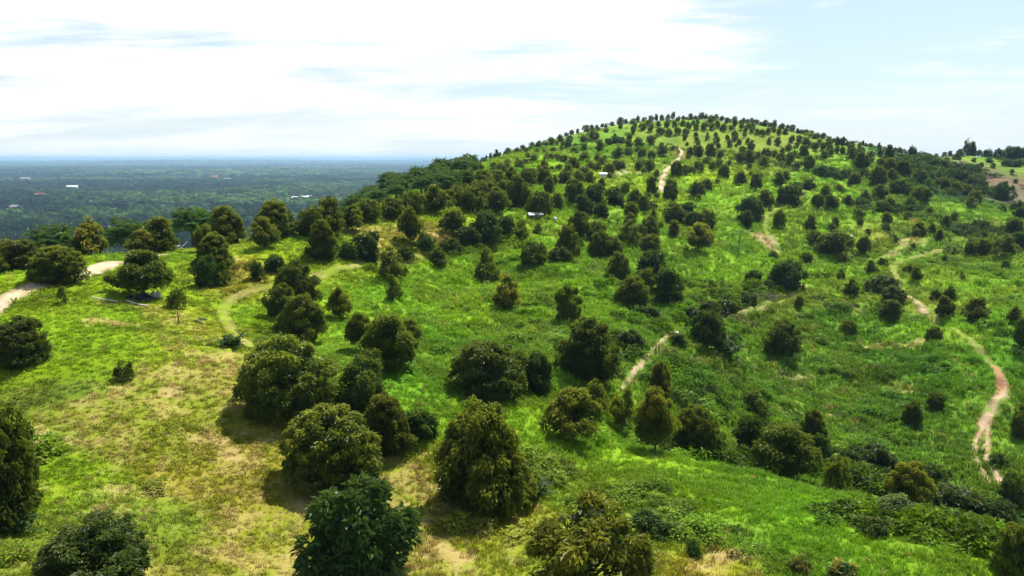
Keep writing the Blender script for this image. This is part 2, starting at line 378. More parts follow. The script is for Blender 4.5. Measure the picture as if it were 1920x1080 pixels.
# ------------------------------------------------------------------ tree prototypes (unit height, unit crown width)
def profile(kind, t):
    if kind == 'cone':   return 0.5 * np.power(np.clip(1 - np.power(t, 1.25), 0, 1), 0.54) * np.clip(0.5 + t / 0.3, 0, 1)
    if kind == 'dome':   return 0.5 * np.sqrt(np.clip(1 - np.power(np.abs(t - 0.34) / 0.66, 2.3), 0, 1)) * np.clip(0.8 + t / 0.5, 0, 1)
    if kind == 'egg':    return 0.5 * np.power(np.clip(1 - t, 0, 1), 0.5) * np.clip(0.42 + t / 0.36, 0, 1)
    if kind == 'slim':   return 0.5 * np.power(np.clip(1 - t, 0, 1), 0.6) * np.clip(0.6 + t / 0.3, 0, 1)
    return 0.5 * np.sqrt(np.clip(1 - t * t, 0, 1))
def tree_proto(seed, kind, hb, n_clump, n_leaf, ln, wd, rc=0.13, open_=0.0, mat=None, inner=0.2, lobes=0.16, trunk_r=0.022, broad=False):
    r = np.random.default_rng(seed); acc = Acc(); C = []
    ph = r.random(6) * 6.28; am = r.random(6) * lobes
    i = 0
    while len(C) < n_clump:
        t = r.random() ** 1.25; a = r.random() * 2 * math.pi
        rr = float(profile(kind, np.array(t)))
        rr *= 1 + sum(am[k] * math.sin((k + 1) * a + ph[k] + 3.0 * t) for k in range(4)) - lobes * 0.3
        if r.random() > (rr / 0.5) ** 0.7 + 0.12: continue
        if open_ > 0 and math.sin(2.3 * a + ph[0]) * math.sin(9 * t + ph[1]) > 1 - open_ * 1.4: continue
        q = (0.80 if r.random() > 0.25 else 0.5) * rr * (0.9 + 0.2 * r.random())
        C.append((q * math.cos(a), q * math.sin(a), hb + 0.03 + t * (1 - hb) * 0.95 - rc * 0.25))
    C = np.array(C); rcs = rc * (0.65 + 0.7 * r.random(n_clump)) * (1 - 0.35 * (C[:, 2] - hb) / (1 - hb))
    n_out = int(n_leaf * (1 - inner)); k = r.integers(0, n_clump, n_out)
    d = norm(r.normal(size=(n_out, 3)) + np.array([0, 0, 0.35]))
    outw = norm(np.stack([C[k, 0], C[k, 1], np.full(n_out, 0.05)], 1)); d = norm(d + outw * 0.45)
    P = C[k] + d * (rcs[k] * (0.55 + 0.5 * r.random(n_out)))[:, None] * np.array([1, 1, 0.85])
    P[:, 2] = np.maximum(P[:, 2], 0.015)
    axis = d * 0.55 + outw * 0.35 + r.normal(size=(n_out, 3)) * 0.38 + np.array([0, 0, -0.55 if not broad else -0.35])
    nr = norm(d + np.array([0, 0, 0.7]) + r.normal(size=(n_out, 3)) * 0.25)
    rim = np.clip((np.hypot(P[:, 0], P[:, 1]) / (profile(kind, np.clip((P[:, 2] - hb) / (1 - hb), 0, .98)) + .02) - 0.75) * 2.2, 0, 1)  # outer leaves paler: backlit crown edge painted into the tint
    tint = np.clip((d[:, 2] * 0.5 + 0.45) * (0.2 + 0.8 * (P[:, 2] - hb) / (1 - hb)) + 0.3 * rim + (r.random(n_clump)[k] - 0.5) * 0.5, 0, 1)  # young growth and painted highlight, stronger on upward and high leaves
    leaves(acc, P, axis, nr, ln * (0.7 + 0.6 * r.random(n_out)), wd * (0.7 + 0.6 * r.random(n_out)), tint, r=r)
    n_in = n_leaf - n_out
    t = r.random(n_in); a = r.random(n_in) * 6.283; q = profile(kind, t) * np.sqrt(r.random(n_in)) * 0.72
    P = np.stack([q * np.cos(a), q * np.sin(a), hb + 0.03 + t * (1 - hb) * 0.85], 1)
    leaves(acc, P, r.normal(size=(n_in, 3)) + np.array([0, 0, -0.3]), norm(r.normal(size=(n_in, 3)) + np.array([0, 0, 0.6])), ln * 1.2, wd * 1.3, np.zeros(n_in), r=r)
    # bring the crown to unit width and height
    allv = np.concatenate(acc.V); rq = np.percentile(np.hypot(allv[:, 0], allv[:, 1]), 96.5); zq = np.percentile(allv[:, 2], 99.6)
    sc_ = np.array([0.5 / rq, 0.5 / rq, 1.0 / zq]); acc.V = [v * sc_ for v in acc.V]; C = C * sc_
    crown = acc.mesh('crown', mat)
    # trunk and limbs
    lst = []; top = 0.86; bend = r.normal(size=2) * 0.02
    path = [(0, 0, -0.06), (bend[0] * 0.3, bend[1] * 0.3, hb * 0.6 + 0.02), (bend[0], bend[1], 0.5), (bend[0] * 0.5, bend[1] * 0.5, top)]
    lst.append(tube(path, [trunk_r * 1.25, trunk_r, trunk_r * 0.6, trunk_r * 0.15]))
    for j in r.permutation(n_clump)[:16]:
        c = C[j]; h0 = max(hb * 0.8 + 0.02, c[2] - 0.20 - 0.15 * r.random())
        b0 = np.array([bend[0] * h0, bend[1] * h0, h0]); mid = (b0 + c) / 2 + np.array([0, 0, 0.03])
        lst.append(tube([b0, mid, c], [trunk_r * 0.42, trunk_r * 0.3, trunk_r * 0.1], 4))
    trunk = join_tubes(lst, 'trunk', M_BARK)
    return crown, trunk
PROTO = {}
def protos(key, cnt, **kw):
    PROTO[key] = [tree_proto(1000 + abs(hash_s(key)) % 900 + 13 * i, **kw) for i in range(cnt)]
def hash_s(s): return sum((i + 3) * ord(c) for i, c in enumerate(s))
# lod a: large in the picture, b: middle, c: far
protos('cone_a', 2, kind='cone', hb=0.05, n_clump=150, n_leaf=15000, ln=0.047, wd=0.022, rc=0.09, mat=M_DUR, lobes=0.10)
protos('dome_a', 3, kind='dome', hb=0.03, n_clump=170, n_leaf=15000, ln=0.047, wd=0.022, rc=0.085, mat=M_DUR, lobes=0.09)
protos('lift_a', 3, kind='egg', hb=0.28, n_clump=62, n_leaf=8500, ln=0.058, wd=0.022, rc=0.12, open_=0.12, mat=M_DUR)
protos('open_a', 2, kind='dome', hb=0.14, n_clump=64, n_leaf=9000, ln=0.064, wd=0.024, rc=0.115, open_=0.45, inner=0.06, mat=M_DUR, trunk_r=0.026)
protos('broad_a', 2, kind='dome', hb=0.05, n_clump=70, n_leaf=6500, ln=0.082, wd=0.034, rc=0.14, inner=0.18, mat=M_BRD, broad=True, lobes=0.22)
protos('slim_a', 2, kind='slim', hb=0.28, n_clump=30, n_leaf=2200, ln=0.08, wd=0.03, rc=0.13, open_=0.35, inner=0.05, mat=M_DUR, lobes=0.25)
protos('cone_b', 6, kind='cone', hb=0.12, n_clump=85, n_leaf=4200, ln=0.074, wd=0.034, rc=0.105, mat=M_DUR, lobes=0.15)
protos('dome_b', 6, kind='dome', hb=0.13, n_clump=85, n_leaf=4200, ln=0.074, wd=0.034, rc=0.105, mat=M_DUR, lobes=0.15)
protos('lift_b', 6, kind='egg', hb=0.24, n_clump=45, n_leaf=2800, ln=0.085, wd=0.036, rc=0.13, open_=0.12, mat=M_DUR, lobes=0.22)
protos('slim_b', 6, kind='slim', hb=0.20, n_clump=30, n_leaf=1300, ln=0.10, wd=0.042, rc=0.14, open_=0.3, inner=0.06, mat=M_DUR, lobes=0.28)
protos('broad_b', 4, kind='dome', hb=0.03, n_clump=42, n_leaf=1700, ln=0.15, wd=0.062, rc=0.15, mat=M_BRD, broad=True, lobes=0.3)
protos('shrub_b', 4, kind='dome', hb=0.0, n_clump=40, n_leaf=1800, ln=0.12, wd=0.05, rc=0.16, mat=M_SHR, broad=True, lobes=0.34)
protos('cone_c', 5, kind='cone', hb=0.14, n_clump=34, n_leaf=800, ln=0.14, wd=0.07, rc=0.14, mat=M_DUR, lobes=0.2)
protos('dome_c', 5, kind='dome', hb=0.15, n_clump=34, n_leaf=800, ln=0.14, wd=0.07, rc=0.14, mat=M_DUR, lobes=0.2)
protos('slim_c', 3, kind='slim', hb=0.15, n_clump=20, n_leaf=420, ln=0.15, wd=0.07, rc=0.15, open_=0.2, mat=M_DUR, lobes=0.28)
protos('broad_c', 3, kind='dome', hb=0.05, n_clump=26, n_leaf=620, ln=0.2, wd=0.09, rc=0.16, mat=M_BRD, broad=True, lobes=0.32)
protos('shrub_c', 3, kind='dome', hb=0.0, n_clump=26, n_leaf=620, ln=0.18, wd=0.08, rc=0.17, mat=M_SHR, broad=True, lobes=0.34)

def palm_proto(seed, nf=24, nl=18):
    r = np.random.default_rng(seed); acc = Acc(); rach = []
    for f in range(nf):
        a = f * 2.39996 + r.random() * 0.3; el = 1.45 - 1.35 * f / nf + r.normal() * 0.08; Lf = 0.46 * (0.85 + 0.3 * r.random())
        s = np.linspace(0, 1, 8); th = el - 1.05 * s ** 1.6
        rad = np.concatenate([[0], np.cumsum(np.cos(th[:-1]) * Lf / 7)]); zz = np.concatenate([[0], np.cumsum(np.sin(th[:-1]) * Lf / 7)])
        path = np.stack([rad * math.cos(a), rad * math.sin(a), 0.55 + zz], 1); rach.append(tube(path, np.linspace(0.008, 0.002, 8), 3))
        u = np.linspace(0.14, 0.99, nl); P = np.stack([np.interp(u, s, path[:, c]) for c in range(3)], 1)
        dr = norm(np.gradient(P, axis=0)); sd_ = np.array([-math.sin(a), math.cos(a), 0])
        for sg in (-1, 1):
            ax = dr * 0.55 + sd_ * sg * 0.9 + np.array([0, 0, -0.25]) + r.normal(size=(nl, 3)) * 0.12
            leaves(acc, P, ax, np.tile([0, 0, 1.0], (nl, 1)), 0.17 * np.sin(np.clip(u * 2.9 + 0.2, 0, 3.1)) + 0.03, 0.022, np.clip(r.random(nl) * 0.5, 0, 1), r=r)
    crown = acc.mesh('crown', M_PLM)
    lst = [tube([(0, 0, -0.08), (0.004, 0, 0.25), (0, 0, 0.57)], [0.045, 0.038, 0.04], 7)] + rach
    return crown, join_tubes(lst, 'trunk', M_BARK)
PROTO['palm'] = [palm_proto(50 + i) for i in range(3)]
def plant_proto(seed, nleaf=44, ln=0.48, wd=0.085):
    """a tuft of long arching leaves"""
    r = np.random.default_rng(seed); V = []; T = []; lv = []; n0 = 0; ti = []
    for f in range(nleaf):
        a = r.random() * 6.283; el = 0.55 + 0.85 * r.random(); L_ = ln * (0.7 + 0.5 * r.random()); w = wd * (0.7 + 0.6 * r.random())
        s = np.linspace(0, 1, 5); th = el - 1.2 * s; rad = np.concatenate([[0], np.cumsum(np.cos(th[:-1]) * L_ / 4)]); zz = np.concatenate([[0], np.cumsum(np.sin(th[:-1]) * L_ / 4)])
        o = r.normal(size=2) * 0.12; z0 = r.random() * 0.35
        ww = w * np.array([0.25, 0.8, 1.0, 0.7, 0.02])
        for i in range(5):
            c = np.array([o[0] + rad[i] * math.cos(a), o[1] + rad[i] * math.sin(a), z0 + zz[i]]); sd_ = np.array([-math.sin(a), math.cos(a), 0.15])
            V += [c - sd_ * ww[i] / 2, c + sd_ * ww[i] / 2]
        for i in range(4):
            q = n0 + 2 * i; T += [(q, q + 1, q + 3), (q, q + 3, q + 2)]; b = r.random(); lv += [b, b]; ti += [0.5 * b, 0.5 * b]
        n0 += 10
    crown = mesh_np('crown', np.array(V), np.array(T), M_SHR, {'tint': ('FACE', ti), 'lvar': ('FACE', lv)})
    st = []
    for k in range(1):
        o = r.normal(size=2) * 0.02; st.append(tube([(o[0], o[1], -0.05), (o[0], o[1], 0.45)], [0.03, 0.015], 5))
    return crown, join_tubes(st, 'trunk', M_SHR)
PROTO['plant'] = [plant_proto(80 + i) for i in range(3)]

# ------------------------------------------------------------------ what grows where (photo x, y, kind, dry straw share, weed share)
KIND = {'lime': (0.205, 0.325, 0.006), 'bright': (0.165, 0.310, 0.012), 'green': (0.135, 0.245, 0.016), 'deep': (0.085, 0.205, 0.009),
        'olive': (0.255, 0.275, 0.018), 'ygreen': (0.180, 0.258, 0.020), 'brown': (0.145, 0.11, 0.065), 'blue': (0.055, 0.13, 0.035)}
STRAW = np.array((0.42, 0.31, 0.12)); DIRT = np.array((0.42, 0.29, 0.17)); REDDIRT = np.array((0.33, 0.13, 0.065)); CLAY = np.array((0.52, 0.42, 0.31))
AN = [(100,760,'ygreen',.45,0),(300,700,'olive',.50,0),(300,880,'olive',.5,0),(450,980,'olive',.60,0),(150,950,'ygreen',.35,.05),(60,620,'lime',.05,0),(200,620,'lime',.12,0),(300,600,'olive',.35,0),
 (420,700,'olive',.52,0),(480,900,'olive',.55,0),(700,960,'olive',.62,0),(800,1040,'olive',.55,0),(1000,1000,'olive',.35,.1),(1300,1060,'olive',.45,.15),(330,780,'olive',.5,0),(130,690,'lime',.06,0),(40,900,'lime',.3,.1),(200,810,'olive',.55,0),
 (260,540,'lime',.1,0),(180,590,'lime',.1,0),(150,490,'lime',.15,0),(30,530,'lime',.1,0),(350,480,'lime',.05,0),(520,480,'lime',.1,0),(480,500,'olive',.5,.05),(430,530,'olive',.4,.1),(700,450,'olive',.55,.05),(800,440,'olive',.45,.1),
 (620,410,'bright',.0,0),(800,405,'lime',.0,0),(500,590,'lime',.03,.1),(450,590,'lime',.1,0),(620,650,'bright',0,.2),(560,600,'lime',0,.1),(640,460,'lime',.15,.1),
 (700,560,'bright',.03,.4),(850,540,'bright',0,.5),(850,620,'bright',0,.6),(950,640,'green',0,.7),(800,690,'green',0,.7),(1000,560,'bright',0,.6),(1100,520,'bright',0,.4),(880,500,'bright',0,.5),(760,620,'bright',0,.5),(1100,570,'bright',.05,.6),
 (760,740,'bright',0,.1),(850,780,'bright',0,.05),(980,800,'bright',0,.05),(1200,880,'bright',0,.0),(1450,940,'bright',0,.0),(1650,1000,'bright',0,.0),(1850,1050,'bright',0,.0),(1300,910,'bright',0,0),
 (1150,925,'green',0.05,.5),(1350,990,'green',.05,.55),(1520,1050,'green',0.05,.55),(1250,965,'green',0,.55),(1000,900,'ygreen',.1,.3),(1100,870,'bright',0,0),(1250,915,'bright',0,0),(1350,940,'bright',0,0),(1450,985,'bright',0,0),(1560,985,'bright',0,0),(1700,1050,'bright',0,0),(1550,965,'bright',0,0),(1750,1025,'bright',0,0),
 (1330,740,'green',.08,.7),(1450,700,'green',.18,.7),(1600,740,'green',.12,.6),(1650,690,'deep',.12,.3),(1600,820,'green',0,.8),(1780,860,'green',0,.6),(1750,700,'deep',.1,.2),(1560,600,'deep',.05,.3),(1740,760,'deep',.15,.4),(1520,680,'green',.1,.6),
 (1900,640,'deep',0,.1),(1890,800,'green',0,.3),(1800,620,'bright',.03,.1),(1800,540,'bright',.03,.1),(1640,640,'deep',.03,.2),(1250,690,'green',0,.7),(1160,640,'green',.1,.8),
 (1300,540,'bright',0,.1),(1380,520,'bright',0,.1),(1340,500,'bright',0,.05),(1450,600,'ygreen',.1,.4),(1380,570,'green',.1,.7),(1260,600,'bright',.02,.7),(1480,520,'bright',.05,.2),(1600,520,'bright',.02,.2),(1520,570,'ygreen',.15,.1),
 (1250,460,'bright',0,.1),(1350,420,'bright',0,.1),(1400,380,'bright',0,.05),(1330,330,'lime',.03,.05),(1160,370,'lime',0,.0),(1200,350,'lime',0,0),(1150,400,'bright',0,.1),(1320,275,'ygreen',.08,.05),(1390,270,'ygreen',.08,.05),(1260,270,'ygreen',.15,.1),
 (1130,260,'green',0,.2),(1160,275,'bright',0,.1),(960,310,'lime',0,.1),(880,320,'bright',0,.1),(1000,330,'bright',0,.1),(1300,225,'green',0,.2),(1450,300,'ygreen',.15,.1),(1560,310,'bright',.02,.1),(1480,340,'bright',0,.1),
 (1600,390,'bright',.03,.1),(1650,450,'ygreen',.15,.1),(1560,430,'bright',0,.1),(1740,470,'green',.05,.2),(1800,440,'green',.12,.3),(1850,400,'bright',0,.1),(1700,330,'green',0,.4),(1740,320,'blue',0,.8),(1790,330,'blue',0,.9),(1770,360,'blue',0,.8),
 (1880,340,'brown',.1,0),(1850,325,'brown',.1,0),(1910,370,'brown',.1,.0),(1860,300,'green',.1,.3),(1900,320,'green',.1,.3),(1900,440,'green',.3,.6),(1840,445,'ygreen',.3,.4),(1720,560,'ygreen',.1,0),(1460,390,'ygreen',.05,.1),(1500,410,'bright',0,.1)]
aw = hit([a[0] for a in AN], [a[1] for a in AN])
A_AZ = np.arctan2(aw[:, 0], aw[:, 1]); A_LR = np.log(np.hypot(aw[:, 0], aw[:, 1])) * 0.8
A_C = np.array([KIND[a[2]] for a in AN]); A_S = np.array([a[3] for a in AN]); A_W = np.array([a[4] for a in AN])
# bare and dry patches: (photo x, y, radius in metres, stretch, colour, strength)
PATCH = [(1278,290,4.5,1.6,REDDIRT,1.0),(1182,322,5,1.0,CLAY,.9),(1148,325,3,1,CLAY,.7),(1440,455,3.0,3,DIRT,.8),(1350,695,4,1,DIRT,.5),(1650,652,4,.5,STRAW,.6),(1700,650,4,.5,STRAW,.6),(1555,788,2.2,.6,DIRT,.7),(1690,735,3,1,STRAW,.5),
 (1600,580,2.5,.7,STRAW,.6),(1508,540,2.5,1,DIRT,.6),(1240,655,2,1,DIRT,.5),(1480,710,4,.6,DIRT,.4),(1375,600,4,.6,DIRT,.4),(1700,445,5,1,STRAW,.5),(1830,415,4,.4,CLAY,.5),(1690,445,3,1,DIRT,.4),(100,830,3.0,.6,STRAW,.8),(195,840,2,.6,STRAW,.6),
 (230,608,2.6,.6,STRAW,.7),(210,568,3.5,.4,STRAW,.5),(310,735,2.5,.5,STRAW,.7),(400,830,3,.6,STRAW,.6),(560,960,2.5,.7,STRAW,.7),(830,1040,2.5,.6,STRAW,.7),(1350,1040,1.0,1.2,STRAW,.8),(420,850,2,.6,STRAW,.6),(680,440,4,.6,STRAW,.5),(515,505,3,.6,STRAW,.7),
 (815,445,4,.5,STRAW,.6),(990,345,4,.5,STRAW,.6),(1180,545,2,.6,STRAW,.4),(1425,265,4,.4,STRAW,.4),(1480,268,6,.35,DIRT,.6),(1460,275,4,.4,REDDIRT,.5),(490,925,3,.7,DIRT,.3),(800,930,3,.7,DIRT,.3),(1870,345,25,.5,REDDIRT,.12)]
pw = hit([p[0] for p in PATCH], [p[1] for p in PATCH])
# tracks: name, photo polyline, width in metres
TRACKS = [('sand_road', [(-70,640),(-20,585),(20,556),(60,540),(100,528),(150,514),(190,502),(230,492),(280,482),(330,474)], 2.6, 'sand'),
 ('orchard_track', [(470,652),(440,625),(418,600),(415,575),(450,551),(500,537),(560,524),(610,513),(700,492),(800,474),(900,456),(1000,440),(1060,428),(1120,411),(1165,399),(1190,388)], 1.4, 'dry'),
 ('upper_track', [(1240,358),(1240,340),(1245,324),(1262,308),(1275,296),(1278,284),(1270,275)], 2.0, 'sand'),
 ('middle_path', [(1165,735),(1192,705),(1206,680),(1222,660),(1250,636),(1288,612)], 0.8, 'clay'),
 ('valley_track', [(1320,605),(1380,590),(1430,577),(1470,560),(1500,548),(1515,532)], 1.3, 'dry'),
 ('slope_track', [(1465,480),(1452,455),(1438,435),(1432,412),(1445,396),(1480,382),(1520,352)], 2.0, 'dry'),
 ('forked_track', [(1820,465),(1780,472),(1740,479),(1700,485),(1674,498),(1678,520),(1690,543)], 2.0, 'dry'),
 ('side_track', [(1640,492),(1668,478),(1690,462),(1702,445)], 2.2, 'dry'),
 ('clay_track', [(1688,540),(1705,556),(1722,572),(1740,588)], 1.9, 'clay'),
 ('faint_track', [(1740,588),(1765,606),(1795,624),(1825,645),(1845,662),(1860,680)], 1.4, 'dry'),
 ('eroded_gully', [(1858,676),(1872,700),(1884,735),(1868,765),(1850,788),(1842,805)], 1.8, 'clay'),
 ('wheel_rut', [(1846,800),(1829,822),(1825,846),(1832,872),(1845,892),(1856,915)], 0.9, 'clay'),
 ('wheel_rut', [(1853,800),(1850,825),(1850,848),(1858,872),(1870,895),(1882,922)], 1.0, 'clay'),
 ('hill_road', [(1748,279),(1770,288),(1790,297),(1815,306),(1850,312),(1900,322),(1940,326)], 3.5, 'dry')]
def dense(poly, step):
    W = hit([p[0] for p in poly], [p[1] for p in poly])[:, :2]
    # smooth, resample
    for _ in range(2):
        Q = [W[0]]
        for a, b in zip(W[:-1], W[1:]): Q += [a * .75 + b * .25, a * .25 + b * .75]
        Q.append(W[-1]); W = np.array(Q)
    s = np.concatenate([[0], np.cumsum(np.hypot(*np.diff(W, axis=0).T))]); u = np.arange(0, s[-1], step)
    return np.stack([np.interp(u, s, W[:, 0]), np.interp(u, s, W[:, 1])], 1)
TP = [(nm, dense(pl, 0.6 if w < 2.5 else 0.8), w, kd) for nm, pl, w, kd in TRACKS]
T_ALL = np.concatenate([t[1] for t in TP]); T_W = np.concatenate([np.full(len(t[1]), t[2]) for t in TP])
def track_dist(x, y):
    """distance to the nearest track centre line in half widths"""
    out = np.full(x.size, 9.0); X = x.ravel(); Y = y.ravel()
    for nm, P, w, kd in TP:
        lo = P.min(0) - w * 2; hi = P.max(0) + w * 2
        s = np.where((X > lo[0]) & (X < hi[0]) & (Y > lo[1]) & (Y < hi[1]))[0]
        for i in range(0, len(s), 20000):
            k = s[i:i + 20000]
            d = np.sqrt(((X[k, None] - P[None, :, 0]) ** 2 + (Y[k, None] - P[None, :, 1]) ** 2).min(1)) / (w * 0.5)
            out[k] = np.minimum(out[k], d)
    return out.reshape(x.shape)
def cover(x, y):
    """ground colour, straw share, weed share, bareness"""
    sh = x.shape; x = x.ravel(); y = y.ravel()
    # wander the borders a little
    ux = x + (fbm(x, y, 9, 3, 41) - .5) * 7; uy = y + (fbm(x, y, 9, 3, 43) - .5) * 7
    az = np.arctan2(ux, uy); lr = np.log(np.maximum(np.hypot(ux, uy), 5)) * 0.8
    C = np.empty((x.size, 3)); S = np.empty(x.size); W = np.empty(x.size)
    for i in range(0, x.size, 20000):
        s = slice(i, i + 20000)
        d2 = (az[s, None] - A_AZ) ** 2 + (lr[s, None] - A_LR) ** 2
        w = 1.0 / (d2 + 0.0006) ** 2; w /= w.sum(1, keepdims=True)
        C[s] = w @ A_C; S[s] = w @ A_S; W[s] = w @ A_W
    big = fbm(x, y, 22, 3, 51); mid = fbm(x, y, 5, 4, 52); small = fbm(x, y, 1.3, 3, 53)
    C = C * (0.60 + 0.86 * mid)[:, None] * (0.84 + 0.36 * big)[:, None] * (0.86 + 0.32 * small)[:, None]
    C[:, 0] *= 0.8 + 0.4 * fbm(x, y, 8, 3, 57)
    stm = sstep(mid * 0.35 + small * 0.4 + fbm(x, y, 0.45, 2, 54) * 0.35 + big * 0.1 + S * 0.5, 0.72, 1.02) * np.minimum(1, S * 4) * 0.6
    bare = np.zeros(x.size)
    C = C * (1 - stm[:, None]) + STRAW * (0.75 + 0.5 * small)[:, None] * stm[:, None]
    for (px, py, rad, st, col, k), q in zip(PATCH, pw):
        dd = np.hypot((x - q[0]), (y - q[1]) / max(st, .2) * 1.0) / rad
        m = k * sstep(1.1 - dd + (mid - .5) * 2.2 + (small - .5) * 1.6, 0.25, 0.9)
        C = C * (1 - m[:, None]) + col * (0.75 + 0.5 * small)[:, None] * m[:, None]; bare = np.maximum(bare, m * 0.85)
    return C.reshape(sh + (3,)), stm.reshape(sh), W.reshape(sh), bare.reshape(sh)

# ------------------------------------------------------------------ hillside mesh
def build_hill():
    na, nr = 560, 520
    az = np.linspace(-0.86, 0.86, na); rr = 7.0 * np.exp(np.linspace(0, math.log(700 / 7.0), nr))
    RR, AZ = np.meshgrid(rr, az, indexing='ij'); X = RR * np.sin(AZ); Y = RR * np.cos(AZ)
    Z = H(X, Y); r = RR
    td = track_dist(X, Y)
    Z = Z - 0.22 * (1 - sstep(td, 0.85, 1.25))
    # tussocks: finer bumps where the mesh can carry them
    Z = Z + (fbm(X, Y, 1.1, 2, 77) - .5) * 0.30 * (1 - sstep(r, 110, 190)) * sstep(td, 1, 1.6) * (0.4 + 0.6 * sstep(AZ, -0.25, -0.05))
    C, S, W, B = cover(X, Y)
    V = np.stack([X, Y, Z], -1).reshape(-1, 3)
    i, j = np.meshgrid(np.arange(nr - 1), np.arange(na - 1), indexing='ij'); a = (i * na + j).ravel()
    Fc = np.stack([a, a + 1, a + na + 1, a + na], 1)
    print('TOP', Z.max())
    me = mesh_np('hillside', V, Fc, M_GROUND, None, {'col': C.reshape(-1, 3)}, True)
    tag(add_obj('hillside', me), kind='structure')
build_hill()
def build_plain():
    rr = np.concatenate([[0], np.geomspace(150, 26000, 70)]); na = 180
    V = [(0, 0, PLAIN)]; 
    for r in rr[1:]:
        for k in range(na):
            t = 2 * math.pi * k / na; x, y = r * math.sin(t), r * math.cos(t)
            V.append((x, y, PLAIN))
    V = np.array(V, float); d = np.hypot(V[:, 0], V[:, 1])
    V[:, 2] += sstep(d, 5000, 16000) * 80 * (fbm(V[:, 0], V[:, 1], 2600, 4, 91) - .4) + sstep(d, 1200, 2500) * (fbm(V[:, 0], V[:, 1], 900, 2, 92) - .5) * 8
    T = [(0, 1 + (k + 1) % na, 1 + k) for k in range(na)]
    for i in range(len(rr) - 2):
        for k in range(na):
            a = 1 + i * na + k; b = 1 + i * na + (k + 1) % na; T += [(a, b, b + na), (a, b + na, a + na)]
    tag(add_obj('plain', mesh_np('plain', V, np.array(T), M_PLAIN, smooth=True)), kind='structure')
build_plain()
def plain_h(x, y):
    d = np.hypot(x, y)
    return PLAIN + sstep(d, 5000, 16000) * 80 * (fbm(x, y, 2600, 4, 91) - .4) + sstep(d, 1200, 2500) * (fbm(x, y, 900, 2, 92) - .5) * 8
TCOL = {'sand': (np.array((0.64, 0.52, 0.34)), np.array((0.36, 0.27, 0.13))), 'dry': (np.array((0.34, 0.27, 0.11)), np.array((0.17, 0.20, 0.03))), 'clay': (np.array((0.48, 0.35, 0.21)), np.array((0.24, 0.145, 0.07)))}
for nm, P, w, kd in TP:
    d = norm(np.gradient(P, axis=0)); sdv = np.stack([d[:, 1], -d[:, 0]], 1); K = 9
    u = np.linspace(-1, 1, K)
    s = np.arange(len(P)) * 0.6; w = w * (np.linspace(1.15, 0.5, len(P)) if nm == 'sand_road' else np.ones(len(P)))
    wl = w * 0.5 * (0.85 + 0.7 * (fbm(s, s * 0 + w, 5, 3, 61) - .2)); wr = w * 0.5 * (0.85 + 0.7 * (fbm(s, s * 0 + 7 + w, 5, 3, 62) - .2))
    fade = np.minimum(1, np.minimum(np.arange(len(P)), np.arange(len(P))[::-1]) / 3.0 + 0.35)
    off = np.where(u[None] < 0, u[None] * (wl * fade)[:, None], u[None] * (wr * fade)[:, None])
    X = P[:, 0:1] + sdv[:, 0:1] * off; Y = P[:, 1:2] + sdv[:, 1:2] * off
    rut = -0.05 * np.exp(-((np.abs(u) - 0.5) / 0.2) ** 2)
    Z = H(X, Y) + 0.05 + 0.0003 * np.hypot(X, Y) + rut[None] * np.minimum(1, w / 2)[:, None] - 0.25 * (np.abs(u) > 0.99)[None]
    c0, c1 = TCOL[kd]; f = fbm(X, Y, 2.2, 3, 63); k = sstep(np.abs(u)[None] * 0.45 + f * 0.75, 0.45, 0.8)
    C = c0 * (1 - k[..., None]) + c1 * k[..., None]
    if kd in ('dry', 'sand'):   # grass keeps to the crown of the track and its edges
        g = np.clip((np.exp(-(u / 0.22) ** 2)[None] * (1.1 if kd == 'dry' else 0.12) + sstep(np.abs(u), .75, 1)[None] * 0.8) * (0.3 + 1.3 * fbm(X, Y, 1.6, 3, 64)), 0, 1)
        gc = cover(X, Y)[0]; g = np.maximum(g, ((0.45 if nm in ('faint_track', 'forked_track') else 0.7) if kd == 'dry' else 0.0) * sstep(fbm(X, Y, 1.2, 3, 67), 0.35, 0.6)); C = C * (1 - g[..., None]) + gc * g[..., None]
    if kd == 'clay':
        g = sstep(fbm(X, Y, 1.0, 3, 68) + 0.35 * np.abs(u)[None], 0.55, 0.8)[..., None] * 0.8; C = C * (1 - g) + cover(X, Y)[0] * g
    if nm == 'eroded_gully':
        g = sstep(fbm(X, Y, 3.0, 2, 65), 0.42, 0.58)[..., None] * np.exp(-((u - .1) / .5) ** 2)[None, :, None]; C = C * (1 - g) + np.array((0.42, 0.20, 0.10)) * g
    C = C * (0.8 + 0.4 * fbm(X, Y, 0.8, 2, 66))[..., None]
    nI = len(P); a = (np.arange(nI - 1)[:, None] * K + np.arange(K - 1)[None]).ravel()
    Fc = np.stack([a, a + 1, a + K + 1, a + K], 1)[:, ::-1]
    me = mesh_np(nm, np.stack([X, Y, Z], -1).reshape(-1, 3), Fc, M_TRACK, None, {'col': C.reshape(-1, 3)}, True)
    tag(add_obj(nm, me), kind='structure')

# ------------------------------------------------------------------ air
def build_haze():
    x0, x1, y0, y1, z0, z1 = -27500, 27500, -27500, 27500, PLAIN - 3.0, ZTOP
    V = [(x, y, z) for x in (x0, x1) for y in (y0, y1) for z in (z0, z1)]
    Q = [(0, 1, 3, 2), (4, 6, 7, 5), (0, 4, 5, 1), (2, 3, 7, 6), (0, 2, 6, 4), (1, 5, 7, 3)]
    m, N, L, out = new_mat('air'); v = N.new('ShaderNodeVolumePrincipled')
    v.inputs['Color'].default_value = (0.47, 0.75, 1.0, 1); v.inputs['Density'].default_value = HAZE; v.inputs['Anisotropy'].default_value = 0.2
    L.new(v.outputs[0], out.inputs['Volume'])
    o = add_obj('haze', mesh_np('haze', V, np.array(Q), m)); tag(o, kind='stuff')
ZTOP = 30.0
HAZE = 0.0001
build_haze()

